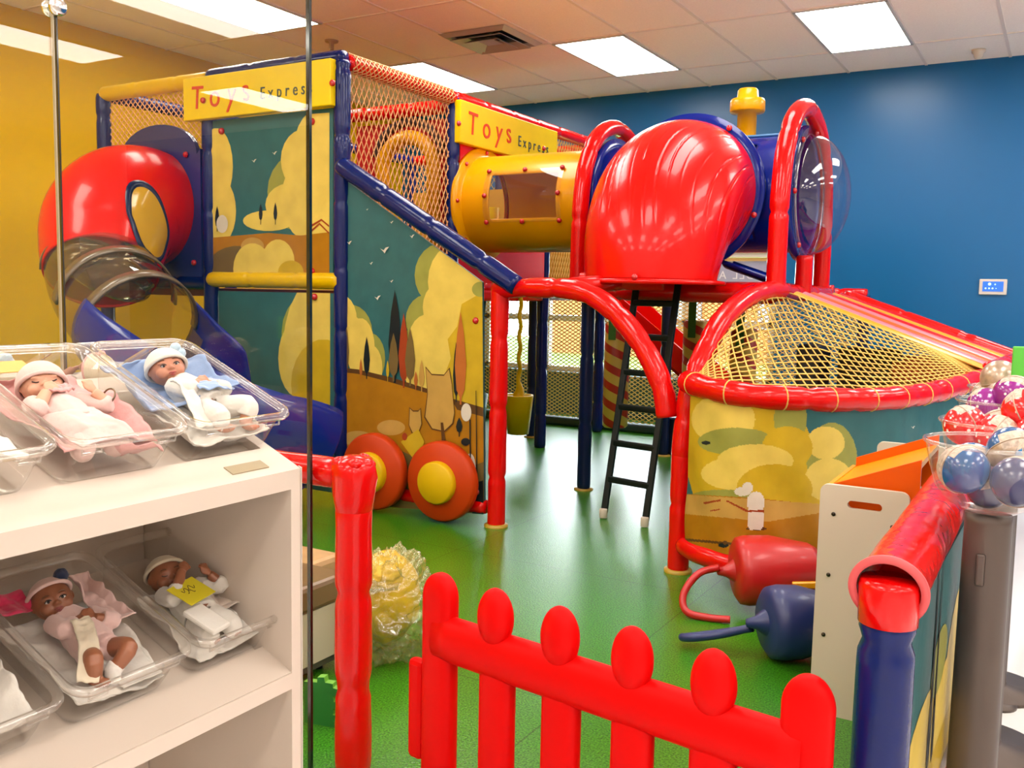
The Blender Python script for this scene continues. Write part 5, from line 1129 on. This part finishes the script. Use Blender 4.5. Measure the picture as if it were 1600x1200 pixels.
def ball(c, r, cols, seed, label, group):
    rd = random.Random(seed); R = Matrix.Rotation(rd.uniform(0, 6.3), 3, 'Z') @ Matrix.Rotation(rd.uniform(.4, 2.4), 3, 'X'); b = MB()
    def mf(u, v): return 2 if (.36 < u < .62 and .1 < v < .34) else (0 if u < .5 else 1)
    b.grid(lambda u, v: Vector(c)+R @ (Vector((math.sin(PI*u)*math.cos(2*PI*v), math.sin(PI*u)*math.sin(2*PI*v), math.cos(PI*u)))*r), 28, 40, mf=mf, wrapv=True)
    b.tube([Vector(c)+R @ Vector((r*1.005*math.cos(a), r*1.005*math.sin(a), 0)) for a in np.linspace(0, 2*PI, 41)[:-1]], r*.03, 6, closed=True, m=3)
    o = b.build('capsule_ball', cols+[BPAP, BSIL], base=c); tag(o, label, 'ball', group); return o
RB = .118
def stand(px, py, zr_, label, group, balls, gname, r=RB):
    p = at(px, py, z=zr_); cx, cy = p[0], p[1]
    t = thing('ball_stand', label, 'stand', (cx, cy, 0), None, group)
    MB().lathe([(0, 0), (.15, 0), (.15, .012), (.05, .02), (.045, .03), (.041, zr_-.15), (.041, zr_-.135), (0, zr_-.135)], (cx, cy, 0), 40).build('pole', GREY, t)
    k = MB().box((cx-.006, cy-.0415, zr_-.235), (.016, .006, .062), bev=.004).build('clip', GREY, t)
    prof = [(0, -.130), (.05, -.128), (.078, -.112), (.097, -.085), (.108, -.05), (.115, -.015), (.118, 0)]
    MB().lathe([(q*r/.118, z) for q, z in prof], (cx, cy, zr_), 56).build('bowl', PLASTIC, t)
    MB().tube([(cx+r*1.01*math.cos(a), cy+r*1.01*math.sin(a), zr_) for a in np.linspace(0, 2*PI, 57)[:-1]], .004, 8, closed=True).build('bowl_rim', PLRIM, t)
    for i, (dx, dy, dz, rr, cols, l) in enumerate(balls): ball((cx+dx, cy+dy, zr_+dz), rr, cols, px+i*7, l, gname)
    return t
B1, B2, B3 = bcol('ball_blue_dots', (.01, .14, .36)), bcol('ball_red_dots', (.70, .008, .012)), bcol('ball_purple_dots', (.22, .01, .20))
stand(1553, 692, .955, 'grey stand with the nearest clear bowl, full of blue capsule balls', None, [
    (-.045, -.045, -.048, .046, [BPAP, BBLU], 'blue capsule ball with a big paper label at the left wall of the nearest bowl'), (.045, -.052, -.060, .046, [BNV, BSIL], 'navy and champagne capsule ball low at the front of the nearest bowl'), (.030, .040, -.018, .046, [BBLU, BSIL], 'bright blue capsule ball on top in the nearest bowl'),
    (-.038, .052, -.055, .045, [B1, BSIL], 'blue and champagne capsule ball at the back of the nearest bowl'), (.075, -.005, -.022, .040, [B1, BBLU], 'dotted blue capsule ball at the right of the nearest bowl'), (-.005, .0, -.085, .04, [P('ball_plum', (.12, .02, .10), .3), BNV], 'plum capsule ball at the bottom of the nearest bowl')], 'capsule balls in the nearest bowl')
stand(1562, 660, .955, 'grey stand with the second clear bowl, full of red capsule balls', None, [
    (-.065, -.035, -.008, .045, [B2, B2], 'red capsule ball with a label at the left rim of the second bowl'), (.0, -.060, -.022, .045, [B2, BSIL], 'red and gold capsule ball at the front of the second bowl'), (.050, -.005, .030, .050, [B2, B2], 'dotted red capsule ball on top of the second bowl\'s heap'), (.072, -.050, -.012, .042, [B2, B2], 'dotted red capsule ball at the right of the second bowl'), (.0, .04, -.02, .045, [B2, BSIL], 'red capsule ball at the back of the second bowl'), (-.02, .0, -.075, .045, [B2, B2], 'red capsule ball at the bottom of the second bowl')], 'capsule balls in the second bowl')
stand(1572, 627, .955, 'grey stand with the third clear bowl, full of purple capsule balls', None, [
    (-.045, -.035, -.012, .048, [B3, B3], 'purple capsule ball at the left of the third bowl'), (.020, -.045, .022, .052, [B3, B3], 'purple capsule ball with a paper label on top of the third bowl'), (.07, .01, .02, .048, [B3, B3], 'purple capsule ball at the right of the third bowl'), (-.01, .03, .0, .05, [B3, BSIL], 'purple capsule ball at the back of the third bowl'), (-.055, -.02, -.06, .042, [B3, B3], 'plum capsule ball low in the third bowl')], 'capsule balls in the third bowl')
s4 = stand(1580, 606, .955, 'grey stand with the fourth clear bowl, farthest, full of champagne capsule balls', None, [
    (-.030, -.045, .030, .056, [BSIL, BSIL], 'big champagne capsule ball on top of the farthest bowl'), (-.062, .0, -.025, .046, [BSIL, BPAP], 'champagne capsule ball at the left of the farthest bowl'), (.05, .0, .0, .05, [BSIL, BPAP], 'champagne capsule ball at the right of the farthest bowl')], 'capsule balls in the farthest bowl')
p = at(1593, 568, y=3.1)
gc = thing('sign_holder', 'bright green sign card standing by the farthest bowl', 'sign', (p[0], 3.1, 0))
MB().box((p[0], 3.1, p[2]), (.04, .01, .10), bev=.004).build('card', P('sign_green', (.12, .65, .06), .4), gc)
MB().tube([(p[0], 3.105, 0), (p[0], 3.105, p[2]-.03)], .008, 10).build('rod', GREY, gc); MB().lathe([(0, 0), (.06, 0), (.06, .01), (0, .012)], (p[0], 3.105, 0), 24).build('foot', GREY, gc)
